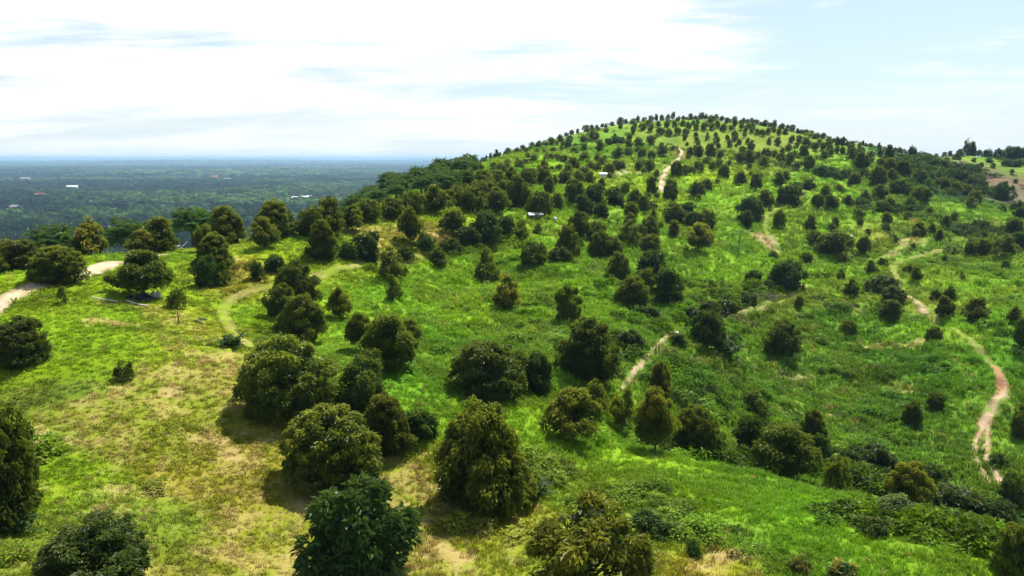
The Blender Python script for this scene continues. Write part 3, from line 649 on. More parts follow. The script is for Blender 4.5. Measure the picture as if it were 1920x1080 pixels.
# ------------------------------------------------------------------ trees and shrubs one by one: photo x, y of the foot, width, height, form, young growth with painted highlight, label
# forms: C cone, D dome, L lifted crown on a bare trunk, O open crown, B broad-leaved, S slim and sparse, U shrub, P long-leaved plant
NEAR = [
 (678,1105,200,205,'B',.1,'large round tree with drooping glossy dark green leaves at the bottom edge'),
 (1100,1130,240,195,'O',.55,'large yellow-green durian tree with a hollow top showing bare limbs'),
 (185,1118,205,160,'D',.0,'low wide very dark tree on dry grass at the bottom edge'),
 (-12,1005,148,262,'D',.05,'tall dark tree cut by the picture edge beside the dry field'),
 (30,1005,62,70,'P',.2,'long-leaved green plant under the tall dark tree at the edge'),
 (36,690,106,102,'D',.05,'round dense dark tree on lime grass below the sand road'),
 (541,786,178,164,'D',.45,'big round durian tree at the rim of the dry field, olive top'),
 (620,922,178,168,'D',.45,'big round durian tree casting shade on dry grass, middle of the three large ones'),
 (902,974,182,218,'C',.5,'tall conical olive durian tree with banana-like plant at its foot'),
 (1000,942,72,66,'P',.25,'banana-like green plant at the foot of the conical durian tree'),
 (726,856,98,122,'C',.35,'olive conical durian tree tucked behind the big round shaded one'),
 (682,778,98,115,'B',.5,'pale green broad-leaved tree between two big durian trees'),
 (785,832,62,60,'B',.3,'pale long-leaved bush beside the tucked-in olive durian tree'),
 (727,702,112,122,'L',.3,'brownish durian tree with forked bare trunk above the rim'),
 (675,662,52,78,'L',.25,'narrow olive tree against the forked-trunk durian tree'),
 (770,640,36,44,'L',.5,'small bronze tree just uphill of the forked-trunk durian tree'),
 (916,758,142,126,'D',.1,'wide dark durian tree in the green bowl, broadest there'),
 (1006,738,66,78,'B',.05,'dark broad-leaved tree touching the wide dark durian tree'),
 (1104,724,110,128,'D',.0,'ragged very dark tall tree at the edge of the weedy gully'),
 (1150,690,36,50,'P',.2,'leafy green plant beside the ragged very dark tall tree'),
 (1075,840,118,116,'L',.55,'rounded bronze-topped durian tree on a bare trunk on the bright ridge'),
 (1118,792,46,70,'L',.45,'narrow bronze tree peeping out behind the bronze-topped one'),
 (1171,812,54,88,'S',.5,'nearly leafless thin tree below the clay footpath'),
 (1228,857,84,130,'L',.6,'bronze durian tree on a thin straight trunk on the bright ridge'),
 (1237,762,44,78,'C',.5,'small olive tree directly behind the thin straight trunk tree'),
 (1303,864,84,104,'D',.3,'brownish dome-shaped tree at the ridge edge with bush beside'),
 (1348,862,44,52,'U',.2,'dark bush leaning on the brownish dome-shaped tree'),
 (1468,904,120,122,'L',.2,'dark open-trunked tree standing over the ridge crest, bushes around'),
 (1412,868,76,88,'B',.05,'dark leafy bush tree on the near side of the open-trunked tree'),
 (1520,846,54,84,'C',.2,'dark pointed tree behind the open-trunked tree'),
 (1532,885,46,70,'B',.1,'dark leafy shrub against the far side of the open-trunked tree'),
 (1711,812,36,50,'C',.05,'lone dark small conical tree on the weedy far valley side'),
 (1755,775,32,34,'D',.05,'low dark mound of a tree uphill of the lone conical one'),
 (1570,935,58,88,'S',.35,'thin sparse tree in the brushy valley bottom'),
 (1700,968,92,108,'L',.6,'golden olive tree rising from the valley bushes'),
 (1640,905,90,70,'U',.15,'dark rounded bush behind the golden olive valley tree'),
 (1600,900,66,66,'B',.1,'dark broad-leaved shrub at the top of the valley thicket'),
 (1690,998,96,66,'B',.5,'pale big-leaved plant in front of the golden olive valley tree'),
 (1795,1000,120,88,'B',.25,'wide leafy shrub in the valley thicket near the wheel ruts'),
 (1858,1020,100,90,'B',.1,'dense leafy shrub at the lower end of the valley thicket'),
 (1896,950,60,70,'U',.2,'scrubby bush at the foot of the wheel ruts'),
 (1750,930,70,60,'U',.25,'green scrub between golden tree and wheel ruts'),
 (1908,1098,86,120,'D',.35,'brown-olive tree cut by the lower picture corner'),
 (1920,830,50,70,'D',.1,'dark tree cut by the picture edge beside the eroded gully'),
 (1467,678,60,70,'D',.0,'solid dark round tree alone on the weedy slope'),
 (1750,642,30,30,'D',.1,'low dark dome tree just above the bare straw patches'),
 (1588,632,28,38,'D',.35,'small brown-topped tree above the deep green slope'),
 (1325,665,72,76,'B',.15,'bright leafy shrub at the end of the clay footpath'),
 (1370,686,58,92,'P',.1,'tall dark banana-like clump shading bare earth'),
 (951,580,54,72,'O',.95,'golden bronze durian tree alone in the green bowl'),
 (1064,605,56,76,'O',.2,'open dark tree with see-through crown in the green bowl'),
 (637,598,44,62,'L',.55,'small lollipop-shaped olive tree on a thin trunk'),
 (735,528,56,64,'S',.15,'spreading sparse tree on a thin dark trunk by the orchard track'),
 (738,564,28,50,'S',.1,'thin sapling just below the spreading sparse tree'),
 (556,576,82,92,'D',.05,'big dark round tree where the orchard track bends'),
 (525,603,54,68,'D',.2,'dark oval tree in the cluster below the track bend'),
 (566,644,86,98,'C',.3,'brown-olive conical tree at the lower end of the track-bend cluster'),
 (432,652,60,46,'P',.05,'dark leafy clump on the edge of the mown field'),
 (404,508,70,76,'C',.45,'conical olive tree with a grey bush in front'),
 (393,540,60,62,'U',.0,'grey-green bush in front of the conical olive tree'),
 (385,472,38,52,'D',.5,'small olive tree half hidden by the conical olive tree'),
 (424,457,74,80,'C',.5,'large olive cone on the ridge edge against the plain'),
 (495,466,52,60,'L',.5,'small lit olive tree standing alone on the ridge top'),
 (518,447,80,74,'C',.5,'large olive pyramid tree behind the small lone ridge tree'),
 (606,490,60,82,'C',.25,'dark conical tree over dry grass on the ridge'),
 (588,444,58,58,'D',.3,'rounded tree at the ridge edge behind the dark cone'),
 (618,440,48,68,'C',.3,'brownish pointed tree just beyond the rounded ridge-edge one'),
 (270,560,110,98,'L',.2,'arch-shaped dark tree with dark tarpaulin beneath its crown'),
 (110,536,98,80,'D',.45,'bronze-topped round tree on a short trunk by the sand road'),
 (44,506,80,60,'D',.25,'dark round tree on the far side of the sand road'),
 (14,486,66,54,'D',.6,'bronze tree at the picture edge beyond the sand road'),
 (0,516,40,40,'D',.5,'low olive tree cut by the edge beyond the sand road'),
 (173,476,62,70,'C',.85,'golden tree standing on the ridge rim against the plain'),
 (140,476,40,36,'U',.0,'dark bush beside the golden ridge-rim tree'),
 (264,464,50,48,'C',.6,'small olive tree overlapping a larger one at the ridge rim'),
 (300,462,68,68,'C',.35,'dark broad cone at the ridge rim near the blue sheet'),
 (120,572,18,36,'S',.4,'tiny sapling on the lime grass below the roadside tree'),
 (233,714,38,42,'S',.1,'small bushy sapling alone on the lime and dry grass'),
 (333,582,38,46,'S',.2,'straggly weed-like sapling beside the arch-shaped tree'),
 (481,528,28,40,'U',.1,'small green shrub by the start of the orchard track'),
 (514,512,40,34,'B',.05,'dark leafy shrub behind the big dark track-bend tree'),
 (685,492,48,50,'B',.05,'dark broad-leaved tree just above the orchard track'),
 (652,488,42,34,'U',.05,'dark shrub joined to the broad-leaved tree above the track'),
 (770,458,46,70,'L',.3,'two-tiered dark tree on dry grass in mid-ridge'),
 (850,438,46,44,'O',.3,'dome-shaped dark tree with a gap at its base'),
 (910,458,62,58,'B',.1,'dark thicket tree just below the tin shelter, largest there'),
]
# further trees; labels are worked out from their neighbours
MORE = """
946 452 40 44 B .05;878 462 44 34 B .05;845 470 40 24 U .1;800 472 42 28 U .05;978 455 28 38 S .3;760 490 40 30 U .1;820 500 40 32 U .35;795 455 30 22 U .1;1010 440 24 20 U .2;700 455 26 22 B .05
660 434 50 48 L .3;692 417 48 44 D .35;735 412 50 44 D .25;775 404 46 48 D .25;818 400 48 54 L .4;856 392 36 42 D .25;886 400 50 50 D .2;930 404 52 52 L .2;972 395 48 64 C .15;1012 410 46 54 D .15;1045 393 22 38 D .35;1030 367 20 34 D .35
840 395 30 36 D .3;872 372 34 32 D .25;905 358 42 40 D .35;930 352 38 36 D .3;896 374 40 38 D .35;960 352 32 36 D .35;880 352 30 28 D .3;915 374 38 36 D .3;850 362 34 32 D .15;945 372 36 36 D .3
990 350 34 36 D .05;1020 347 32 34 D .4;1040 349 14 22 C .4;1060 349 28 28 D .1;1085 342 22 20 D .5;1079 384 40 46 C .2;1105 347 20 26 D .1;1128 353 16 22 C .15;1141 336 14 11 D .5;1115 387 40 40 B .0;1150 388 40 40 B .05;1096 402 36 36 B .0;1128 408 30 28 B .0
1172 367 20 22 D .05;1190 385 26 30 D .05;1204 399 24 34 D .05;1183 411 26 30 D .3;1180 432 24 34 D .35;1222 368 22 36 D .05;1215 376 14 15 D .2;1232 377 12 14 D .2;1256 377 30 42 D .05;1222 396 20 20 D .3;1265 417 40 42 D .05;1278 422 28 30 D .05;1290 399 24 24 B .05;1306 372 28 32 D .05;1309 380 11 14 D .1;1225 412 16 22 C .35;1222 442 38 38 D .15;1262 446 20 32 C .7;1302 432 38 38 D .1;1325 432 32 38 D .1;1309 476 52 52 O .6;1318 455 26 36 D .6
1064 490 44 70 D .15;1052 494 40 34 D .05;1086 452 42 52 D .1;1118 457 36 42 D .15;1126 486 46 54 D .1;1147 490 40 44 D .05;1179 464 44 48 S .25;1200 455 30 34 D .1;1160 530 40 60 D .25;1219 522 56 52 B .0;1217 478 40 38 D .35;1250 573 54 72 B .0;1186 585 66 78 L .2;1210 560 34 50 D .25;1000 505 50 52 D .05;911 522 44 66 S .3;820 500 26 36 U .3;1140 540 22 16 U .1
1326 356 24 24 D .05;1344 349 11 14 D .05;1358 334 20 20 D .05;1389 346 24 28 C .75;1417 355 23 30 D .0;1407 333 9 10 D .1;1427 335 9 12 D .1;1459 350 24 26 C .25;1474 341 16 19 D .2;1435 392 30 36 C .1;1405 413 46 44 B .15;1400 425 24 30 B .1;1482 385 44 36 B .1;1466 384 24 30 B .0;1515 356 40 26 U .3;1462 426 22 34 D .25;1518 432 22 32 D .25;1490 364 24 24 U .1
1533 392 22 26 D .1;1556 393 26 26 D .05;1547 374 20 26 D .35;1573 361 16 16 D .55;1589 388 22 24 O .15;1602 350 24 24 D .1;1622 375 20 20 C .3;1645 352 28 38 D .1;1651 374 28 26 D .4;1654 398 36 22 U .05;1668 390 22 22 D .05;1610 409 20 20 L .2;1612 424 13 16 D .05;1638 405 8 10 D .1;1661 424 22 26 L .35;1662 437 16 18 D .25;1567 426 14 22 D .05;1559 432 18 18 D .15;1672 340 24 24 C .1;1725 345 28 28 C .1;1725 382 32 34 D .1;1707 394 24 28 D .15;1725 399 14 18 D .05;1741 402 16 17 D .05;1703 413 18 16 D .05;1723 439 24 28 D .1;1716 444 15 20 D .15;1745 438 15 18 U .1;1772 432 15 26 D .0;1788 418 16 20 D .15;1760 452 18 24 L .25;1686 366 40 30 U .0;1628 441 12 9 U .1;1675 452 20 12 U .1
1764 358 26 26 D .05;1780 350 14 16 D .05;1790 368 20 26 S .15;1811 373 26 26 D .15;1828 384 24 28 D .2;1820 394 22 22 O .2;1744 361 8 9 D .05;1880 375 34 34 U .0;1855 367 11 11 D .05;1861 383 9 9 D .0;1880 400 14 18 B .1;1908 398 22 22 B .05;1912 416 26 26 B .05;1838 355 26 24 B .05;1770 361 10 10 D .0;1900 445 34 36 B .15;1912 470 30 36 B .05;1870 470 22 18 U .5
1562 482 60 46 D .0;1528 460 32 26 D .0;1586 462 26 26 D .05;1581 494 20 22 D .3;1510 494 24 24 D .05;1617 479 24 32 D .05;1476 543 62 58 B .05;1450 492 20 18 B .05;1412 532 30 24 B .0;1440 545 26 24 B .1;1576 524 16 22 C .5;1597 557 32 36 L .2;1498 577 16 24 D .3;1632 513 22 28 L .05;1655 503 20 16 U .05;1655 548 58 38 D .05;1672 573 42 34 D .05;1670 604 40 42 C .05;1703 515 22 22 D .05;1716 532 22 28 L .05;1712 469 9 15 D .05;1754 564 24 26 C .1;1782 562 22 26 C .1;1770 598 34 40 C .05;1834 600 52 52 O .05;1901 604 26 34 C .15;1771 494 11 15 C .4;1817 482 20 24 D .1;1842 483 28 36 D .1;1882 484 42 42 S .05;1820 456 12 16 D .05;1885 503 16 18 D .05;1806 523 7 9 D .0;1916 648 30 60 D .1
1360 590 50 34 B .25;1330 600 36 30 B .2;1400 572 38 26 B .05;1295 600 40 26 B .15;1270 650 34 26 B .3;1180 655 44 34 B .2;1215 600 40 30 B .2;1405 780 60 50 U .45;1330 745 40 26 U .1;1560 870 50 36 U .2;1590 975 60 40 B .2;1640 1010 60 40 U .3;1250 1010 60 40 U .3;1300 1040 40 36 U .1;1500 1075 50 40 U .6;1580 1085 56 40 B .7;1210 1000 60 44 B .2;1870 880 34 30 U .2
"""
FAR = """
857 318 11 8 U .05;874 322 12 20 D .05;889 312 13 14 D .1;900 306 9 9 D .05;906 305 10 11 D .05;912 304 7 12 D .1;920 301 8 15 D .05;927 300 7 12 D .05;931 298 8 16 C .05;937 297 7 11 D .05;946 294 7 10 D .1;953 292 13 13 D .05;961 287 7 9 D .1;969 287 11 10 D .3;981 284 13 13 D .05;988 287 8 9 D .2;997 279 13 14 D .2;1010 278 13 15 D .05;1019 272 6 9 S .3;1024 275 9 10 D .3;1034 272 14 17 D .05;1043 270 9 10 D .25;1051 266 12 15 D .15;1062 252 9 9 D .1;1072 249 10 10 D .2;1083 245 7 9 D .0;1099 244 14 14 D .15;1110 242 10 11 D .2;1119 236 8 8 D .1;1129 235 8 8 D .2;1136 236 6 8 C .1;1148 232 8 9 D .1;1163 232 14 14 D .1;1173 229 9 9 D .2;1187 228 12 10 D .2;1196 228 8 14 D .0;1208 223 11 9 D .05;1220 232 10 15 D .05;1230 225 8 13 C .05;1241 225 9 12 D .05;1252 226 9 13 D .05;1262 222 8 14 D .0;1273 222 6 8 C .1;1281 222 7 8 C .1;1287 222 8 6 D .2;1295 224 9 12 D .0
1304 222 8 7 D .2;1315 226 13 14 D .05;1323 222 8 11 D .05;1333 230 12 14 D .05;1342 224 11 12 D .05;1353 222 11 9 D .1;1366 224 11 9 D .1;1377 226 11 12 D .05;1388 226 8 7 D .3;1394 226 9 9 D .05;1402 228 8 8 D .1;1410 229 9 11 D .05;1418 228 12 9 D .1;1427 235 8 7 D .1;1435 232 13 12 D .05;1444 236 9 9 D .1;1452 236 10 14 D .05;1466 240 12 12 D .2;1477 241 9 12 D .05;1486 243 11 14 D .05;1495 246 8 10 D .05;1502 250 9 8 D .2;1511 253 15 12 D .05;1521 258 10 11 D .2;1530 261 14 13 D .1;1543 262 10 12 D .1;1554 268 13 12 D .15;1563 268 8 9 D .1;1570 272 12 14 B .1;1580 273 12 16 B .15;1589 274 9 10 B .1;1597 277 12 13 D .1;1612 276 8 9 D .1;1618 273 7 10 C .05;1624 274 6 8 C .1;1632 275 11 9 D .05;1648 281 7 14 C .15;1659 276 6 9 C .1;1668 280 9 11 D .1;1679 277 7 8 C .2;1688 277 9 10 D .1;1699 277 5 6 C .1;1707 281 9 12 C .1;1716 283 9 10 B .1;1727 275 8 6 D .1;1736 277 6 6 D .1
1163 244 9 12 D .05;1112 261 24 18 D .0;1094 269 16 15 D .0;1066 277 15 17 D .0;1079 276 9 9 D .05;1124 284 16 22 L .15;1095 282 13 12 D .05;1074 285 20 10 U .1;1180 267 11 16 D .05;1179 278 15 16 D .1;1178 293 18 18 D .15;1198 277 18 18 D .1;1196 285 14 12 D .2;1204 299 17 18 D .05;1220 271 18 18 D .15;1160 297 17 20 D .05;1151 298 13 14 D .1;1222 298 16 16 D .05;1198 319 20 20 D .15;1217 323 20 22 D .05;1207 325 12 12 D .1;1242 293 22 18 D .05;1240 279 11 12 D .1;1157 268 34 12 U .05;1140 270 18 12 U .1;1168 264 16 10 U .15;1238 253 18 14 D .05;1187 250 10 14 D .05;1205 243 14 12 D .05;1220 246 14 12 D .1;1254 253 14 14 D .4;1270 252 14 14 D .05;1285 252 13 14 D .05;1284 261 9 12 D .05;1288 271 7 8 D .1;1268 332 22 30 D .0;1284 327 16 20 D .05;1297 327 16 18 D .05;1231 334 11 14 D .1;1294 291 13 14 D .05;1290 301 11 12 D .05;1262 281 18 10 D .3;1142 330 22 24 D .4;1164 323 20 20 D .25;1155 322 16 22 D .2;1128 312 20 16 D .2;1075 317 26 26 D .0;1094 307 24 22 D .0;1120 304 14 16 D .05;1107 319 18 18 D .4;1095 329 22 20 D .35;1085 335 22 16 D .4;1065 326 18 20 D .4;1121 322 16 18 D .1;1133 303 9 12 D .1;1185 304 8 8 D .1;1137 248 10 8 S .3;1122 246 12 8 S .3;1153 254 7 6 U .3
1019 320 20 22 C .05;974 320 20 22 D .05;1000 306 17 14 D .05;1032 303 26 16 D .0;1046 302 16 16 D .0;1058 306 14 14 D .35;985 308 13 14 D .1;950 310 16 14 D .35;940 326 22 20 D .35;900 326 18 20 D .1;908 334 20 18 D .1;926 318 18 14 D .4;950 324 15 18 D .1;984 328 13 14 D .2;960 333 22 20 D .4;1000 334 24 20 D .4;1026 300 14 14 D .3;1068 264 13 12 D .05;1052 284 13 14 S .3;1020 290 12 10 S .3;1038 287 14 12 D .1;1055 275 10 11 D .15;1006 290 12 10 D .15;990 297 10 9 D .2;970 303 9 9 D .3;1012 318 8 12 D .3;1048 318 14 14 D .35;1062 338 16 14 D .3;925 330 14 14 D .3;1034 322 12 12 D .35
1305 255 9 8 D .1;1306 266 10 11 D .15;1326 262 9 15 S .15;1309 273 9 11 D .4;1342 259 9 11 D .1;1344 268 14 12 D .25;1347 277 9 11 D .05;1364 263 9 11 D .1;1377 264 13 22 D .05;1386 270 10 10 D .1;1368 276 12 13 D .1;1396 257 8 9 D .1;1402 270 8 11 D .15;1408 281 14 18 C .1;1392 286 14 15 D .1;1380 275 6 6 D .2;1310 299 17 26 L .05;1295 290 12 14 D .05;1303 284 9 12 D .05;1332 299 19 28 D .05;1350 298 14 16 D .05;1347 316 17 14 D .05;1367 311 9 10 D .15;1357 333 20 24 D .05;1335 322 14 18 D .1;1324 312 14 18 D .1;1310 323 20 20 D .15;1388 307 22 18 D .05;1405 307 20 26 D .1;1421 299 12 14 D .05;1405 319 11 14 D .1;1431 316 20 22 L .35;1437 295 20 18 D .1;1452 293 11 13 D .1;1464 305 15 18 L .05;1480 308 20 22 D .05;1489 297 13 16 D .05;1491 319 17 18 L .05;1467 289 10 12 D .05;1478 281 12 12 D .05;1494 275 11 10 D .1;1507 295 18 24 D .1;1516 317 20 26 D .05;1458 270 12 16 D .15;1442 271 9 14 C .4;1484 266 12 14 D .1;1498 267 12 14 D .1;1513 274 14 16 D .1;1503 311 7 9 D .1
1440 253 10 12 D .1;1430 256 12 12 D .05;1420 253 11 12 D .05;1410 249 10 11 D .05;1398 247 10 11 D .1;1390 244 10 11 D .05;1377 240 9 16 D .0;1362 230 8 9 D .05;1331 231 10 12 D .05;1308 232 8 10 D .05;1356 245 14 13 D .05;1345 241 10 14 D .05;1335 244 12 12 D .15;1320 244 13 13 D .1;1305 244 12 13 D .05;1290 244 12 15 D .05;1299 236 9 9 D .1;1460 254 10 12 D .15;1450 247 10 10 D .1;1472 252 10 12 D .1;1404 240 9 10 D .1;1370 246 10 10 D .1;1265 238 11 12 D .1;1250 240 11 13 D .05;1235 238 10 11 D .15;1215 236 10 10 D .2;1270 228 8 8 D .15;1280 236 10 12 D .1;1412 238 10 9 D .2;1190 240 9 12 D .1
1510 272 15 16 D .1;1529 283 13 16 D .1;1543 281 11 14 D .1;1554 283 15 20 D .05;1558 290 12 13 D .1;1569 286 11 14 D .15;1580 288 12 16 D .05;1594 284 12 16 D .1;1598 299 22 24 D .05;1613 286 15 14 L .2;1546 299 15 15 D .05;1615 317 28 30 C .1;1632 296 16 14 O .35;1632 307 13 14 D .1;1651 314 15 16 D .05;1668 320 22 24 D .5;1693 330 28 28 C .0;1649 291 9 18 S .05;1668 296 14 26 B .0;1710 294 17 20 B .1;1718 324 20 18 B .05;1727 316 18 14 B .05;1540 330 30 20 B .05;1585 334 28 16 U .05;1616 334 28 18 U .05;1560 334 20 14 U .1;1524 276 10 12 D .1;1536 272 10 11 D .15;1645 330 16 18 D .1;1602 310 10 9 D .2;1660 304 12 12 U .1;1680 310 16 14 U .1
1750 316 22 20 B .05;1770 320 26 22 B .0;1795 300 16 14 B .05;1785 330 26 20 B .0;1805 342 30 22 B .0;1760 338 24 18 B .1;1740 305 18 14 B .1;1820 350 26 22 B .05;1735 332 20 16 B .1;1815 293 8 14 D .1;1772 280 9 9 D .1;1757 279 8 7 D .1;1746 276 8 7 D .15;1783 276 9 10 C .1;1800 286 16 16 B .0;1822 291 14 28 B .0;1812 288 14 32 S .05;1835 292 12 12 D .05;1826 302 9 8 D .3;1840 312 9 8 D .3;1862 315 10 10 D .4;1852 296 24 16 B .0;1872 298 20 18 B .05;1896 298 34 26 B .0;1918 302 26 26 B .0;1855 304 14 10 U .35;1905 312 24 14 B .15;1897 326 8 8 D .2;1904 343 9 9 D .1;1886 310 20 12 B .1
"""
NAMES = {'B': 'broadleaf_tree', 'U': 'shrub', 'P': 'leafy_plant'}
CATS = {'B': 'tree', 'U': 'shrub', 'P': 'plant'}
ROWS = [(a[0], a[1], a[2], a[3], a[4], a[5], a[6]) for a in NEAR]
for blk, far in ((MORE, 0), (FAR, 1)):
    for ln in blk.split('\n'):
        for it in ln.split(';'):
            f = it.split()
            if len(f) == 6: ROWS.append((float(f[0]), float(f[1]), float(f[2]), float(f[3]), f[4], float(f[5]) + .06, None))
LANDMARKS = [((1278, 290), 'the red bare patch on the upper hill'), ((1182, 322), 'the cream bare patch'), ((1003, 410), 'the white tin shelter'), ((1040, 411), 'the white water tank'),
 ((1240, 345), 'the sandy upper track'), ((1442, 445), 'the bare bend of the slope track'), ((1678, 500), 'the fork of the side track'), ((1715, 565), 'the pale clay track'), ((1878, 735), 'the orange eroded gully'),
 ((1420, 560), 'the grey brush pile'), ((1386, 455), 'the bare dead pole'), ((1510, 540), 'the bare end of the valley track'), ((1240, 645), 'the clay footpath'), ((1880, 345), 'the brown terraced field'), ((951, 560), 'the golden bronze bowl tree'),
 ((1390, 335), 'the russet tree on the upper slope'), ((1560, 465), 'the big dark clump tree'), ((660, 412), 'the palm slope corner'), ((850, 425), 'the gap-based dome tree'), ((1615, 302), 'the tallest cone below the right shoulder'),
 ((1160, 560), 'the weedy gully head'), ((1377, 250), 'the slim tall hilltop tree'), ((1491, 310), 'the lone tree on the right-hand meadow'), ((1165, 260), 'the dark hedge below the summit'), ((1085, 310), 'the two blackish left-slope trees'), ((1834, 580), 'the open see-through tree on the far meadow'),
 ((735, 500), 'the spreading sparse tree'), ((1765, 325), 'the bluish scrub hollow'), ((1818, 270), 'the tall tree on the right skyline'), ((1310, 450), 'the yellow-topped pair'), ((1350, 980), 'the weedy ledge under the bright ridge'), ((1600, 925), 'the brushy valley bottom')]
ORD = ['nearest', 'second', 'third', 'fourth', 'fifth', 'sixth', 'seventh', 'eighth', 'ninth', 'tenth', 'eleventh', 'twelfth', 'thirteenth', 'fourteenth', 'fifteenth', 'sixteenth', 'seventeenth', 'eighteenth', 'nineteenth', 'twentieth']
def ordw(k):
    if k < 20: return ORD[k]
    tens = {2: 'twenty', 3: 'thirty', 4: 'forty', 5: 'fifty', 6: 'sixty', 7: 'seventy'}
    one = ['first'] + ORD[1:9]
    q, r_ = divmod(k + 1, 10)
    return tens[q] + '-' + one[r_ - 1] if r_ else {2: 'twenti', 3: 'thirti', 4: 'forti', 5: 'fifti', 6: 'sixti', 7: 'seventi'}[q] + 'eth'
def describe(w, h, form, fl):
    size = 'tiny' if h < 11 else 'small' if h < 22 else '' if h < 45 else 'tall'
    col = 'golden' if fl >= .65 else 'bronze' if fl >= .4 else 'olive' if fl >= .2 else 'dark'
    shp = {'C': 'conical', 'D': 'rounded', 'L': 'bare-trunked', 'O': 'open-crowned', 'S': 'thin', 'B': 'leafy', 'U': 'bushy', 'P': 'long-leaved'}[form]
    if form in 'DC' and h > 1.35 * w: shp = 'upright'
    kind = {'B': 'broadleaf', 'U': 'shrub', 'P': 'plant'}.get(form, 'durian tree')
    return ' '.join(x for x in (size, col, shp, kind) if x)
def auto_labels(rest):
    SKY = sorted([i for i, a in enumerate(ROWS) if a[6] is None and i not in rest and i >= SKY0 and i < SKY1], key=lambda i: ROWS[i][0])
    lab = {}
    mid_ = [i for i in SKY if ROWS[i][0] < 1263]; rt = [i for i in SKY if ROWS[i][0] >= 1263]
    for k, i in enumerate(mid_): lab[i] = f"{describe(*ROWS[i][2:6])}, {'first' if k == 0 else ordw(k)} up the skyline from the plain to the summit"
    for k, i in enumerate(rt): lab[i] = f"{describe(*ROWS[i][2:6])}, {'first' if k == 0 else ordw(k)} down the skyline from the summit to the shoulder"
    buck = {}
    for i, a in enumerate(ROWS):
        if a[6] or i in lab or i in rest: continue
        x, y = a[0], a[1] - a[3] * 0.5
        j = min(range(len(LANDMARKS)), key=lambda q: math.hypot(LANDMARKS[q][0][0] - x, 1.4 * (LANDMARKS[q][0][1] - y)))
        lx, ly = LANDMARKS[j][0]; dx, dy = x - lx, (y - ly) * 1.4
        dr = ('right of' if dx > 0 else 'left of') if abs(dx) > abs(dy) else ('below' if dy > 0 else 'above')
        buck.setdefault((j, dr), []).append((math.hypot(dx, dy), i))
    for (j, dr), lst in buck.items():
        lst.sort()
        for k, (_, i) in enumerate(lst):
            lab[i] = f"{describe(*ROWS[i][2:6])}, {ordw(k)}{' one' if k == 0 else ''} {dr} {LANDMARKS[j][1]}"
    for i in lab:
        w = lab[i].split()
        while len(w) > 16: w = w[1:]
        lab[i] = ' '.join(w)
    return lab
_m = len(NEAR) + sum(len(it.split()) == 6 for ln in MORE.split('\n') for it in ln.split(';'))
_f = [ln for ln in FAR.split('\n') if ln.strip()]
SKY0 = _m; SKY1 = _m + len(_f[0].split(';')) + len(_f[1].split(';'))
KEYS = {'C': 'cone', 'D': 'dome', 'L': 'lift', 'O': 'open', 'B': 'broad', 'S': 'slim', 'U': 'shrub', 'P': 'plant'}
GROUPS = {'broadleaf_tree': 'broad-leaved trees among the durians', 'shrub': 'shrubs on the slopes', 'leafy_plant': 'long-leaved plants', 'durian_tree': 'durian trees of the hill orchard'}
JOINED = {}
def joined(key, k):
    """far trees: crown and trunk in one mesh"""
    if (key, k) not in JOINED:
        cr, tr = PROTO[key][k]
        def arr(me):
            V = np.empty(len(me.vertices) * 3, np.float32); me.vertices.foreach_get('co', V); T = np.empty(len(me.polygons) * 3, np.int32); me.loops.foreach_get('vertex_index', T); return V.reshape(-1, 3), T.reshape(-1, 3)
        V1, T1 = arr(cr); V2, T2 = arr(tr); q = lambda nm: np.array([d.value for d in cr.attributes[nm].data])
        me = mesh_np('tree', np.concatenate([V1, V2]), np.concatenate([T1, T2 + len(V1)]), cr.materials[0], {'tint': ('FACE', np.concatenate([q('tint'), np.zeros(len(T2))])), 'lvar': ('FACE', np.concatenate([q('lvar'), np.full(len(T2), .5)]))})
        me.materials.append(M_BARK); mi = np.concatenate([np.zeros(len(T1), np.int32), np.ones(len(T2), np.int32)]); me.polygons.foreach_set('material_index', mi); JOINED[(key, k)] = me
    return JOINED[(key, k)]
def plant_tree(name, label, cat, group, pos, W, Hh, key, k, flush_lit, rz, single=False):
    if single:
        o = add_obj(name, joined(key, k), None, pos); root = o; o['flush_lit'] = flush_lit
    else:
        root = add_obj(name, None, None, pos); root.empty_display_size = 0.3
        cr, tr = PROTO[key][k]; c = add_obj('crown', cr, root); c['flush_lit'] = flush_lit; t = add_obj('trunk', tr, root); t['flush_lit'] = 0.0
    root.rotation_euler = ((random.random() - .5) * .08, (random.random() - .5) * .08, rz); j = 0.93 + 0.14 * random.random(); root.scale = (W * j, W / j, Hh)
    tag(root, label, cat, group); return root
TREE_XY = []
FAR_PTS = []
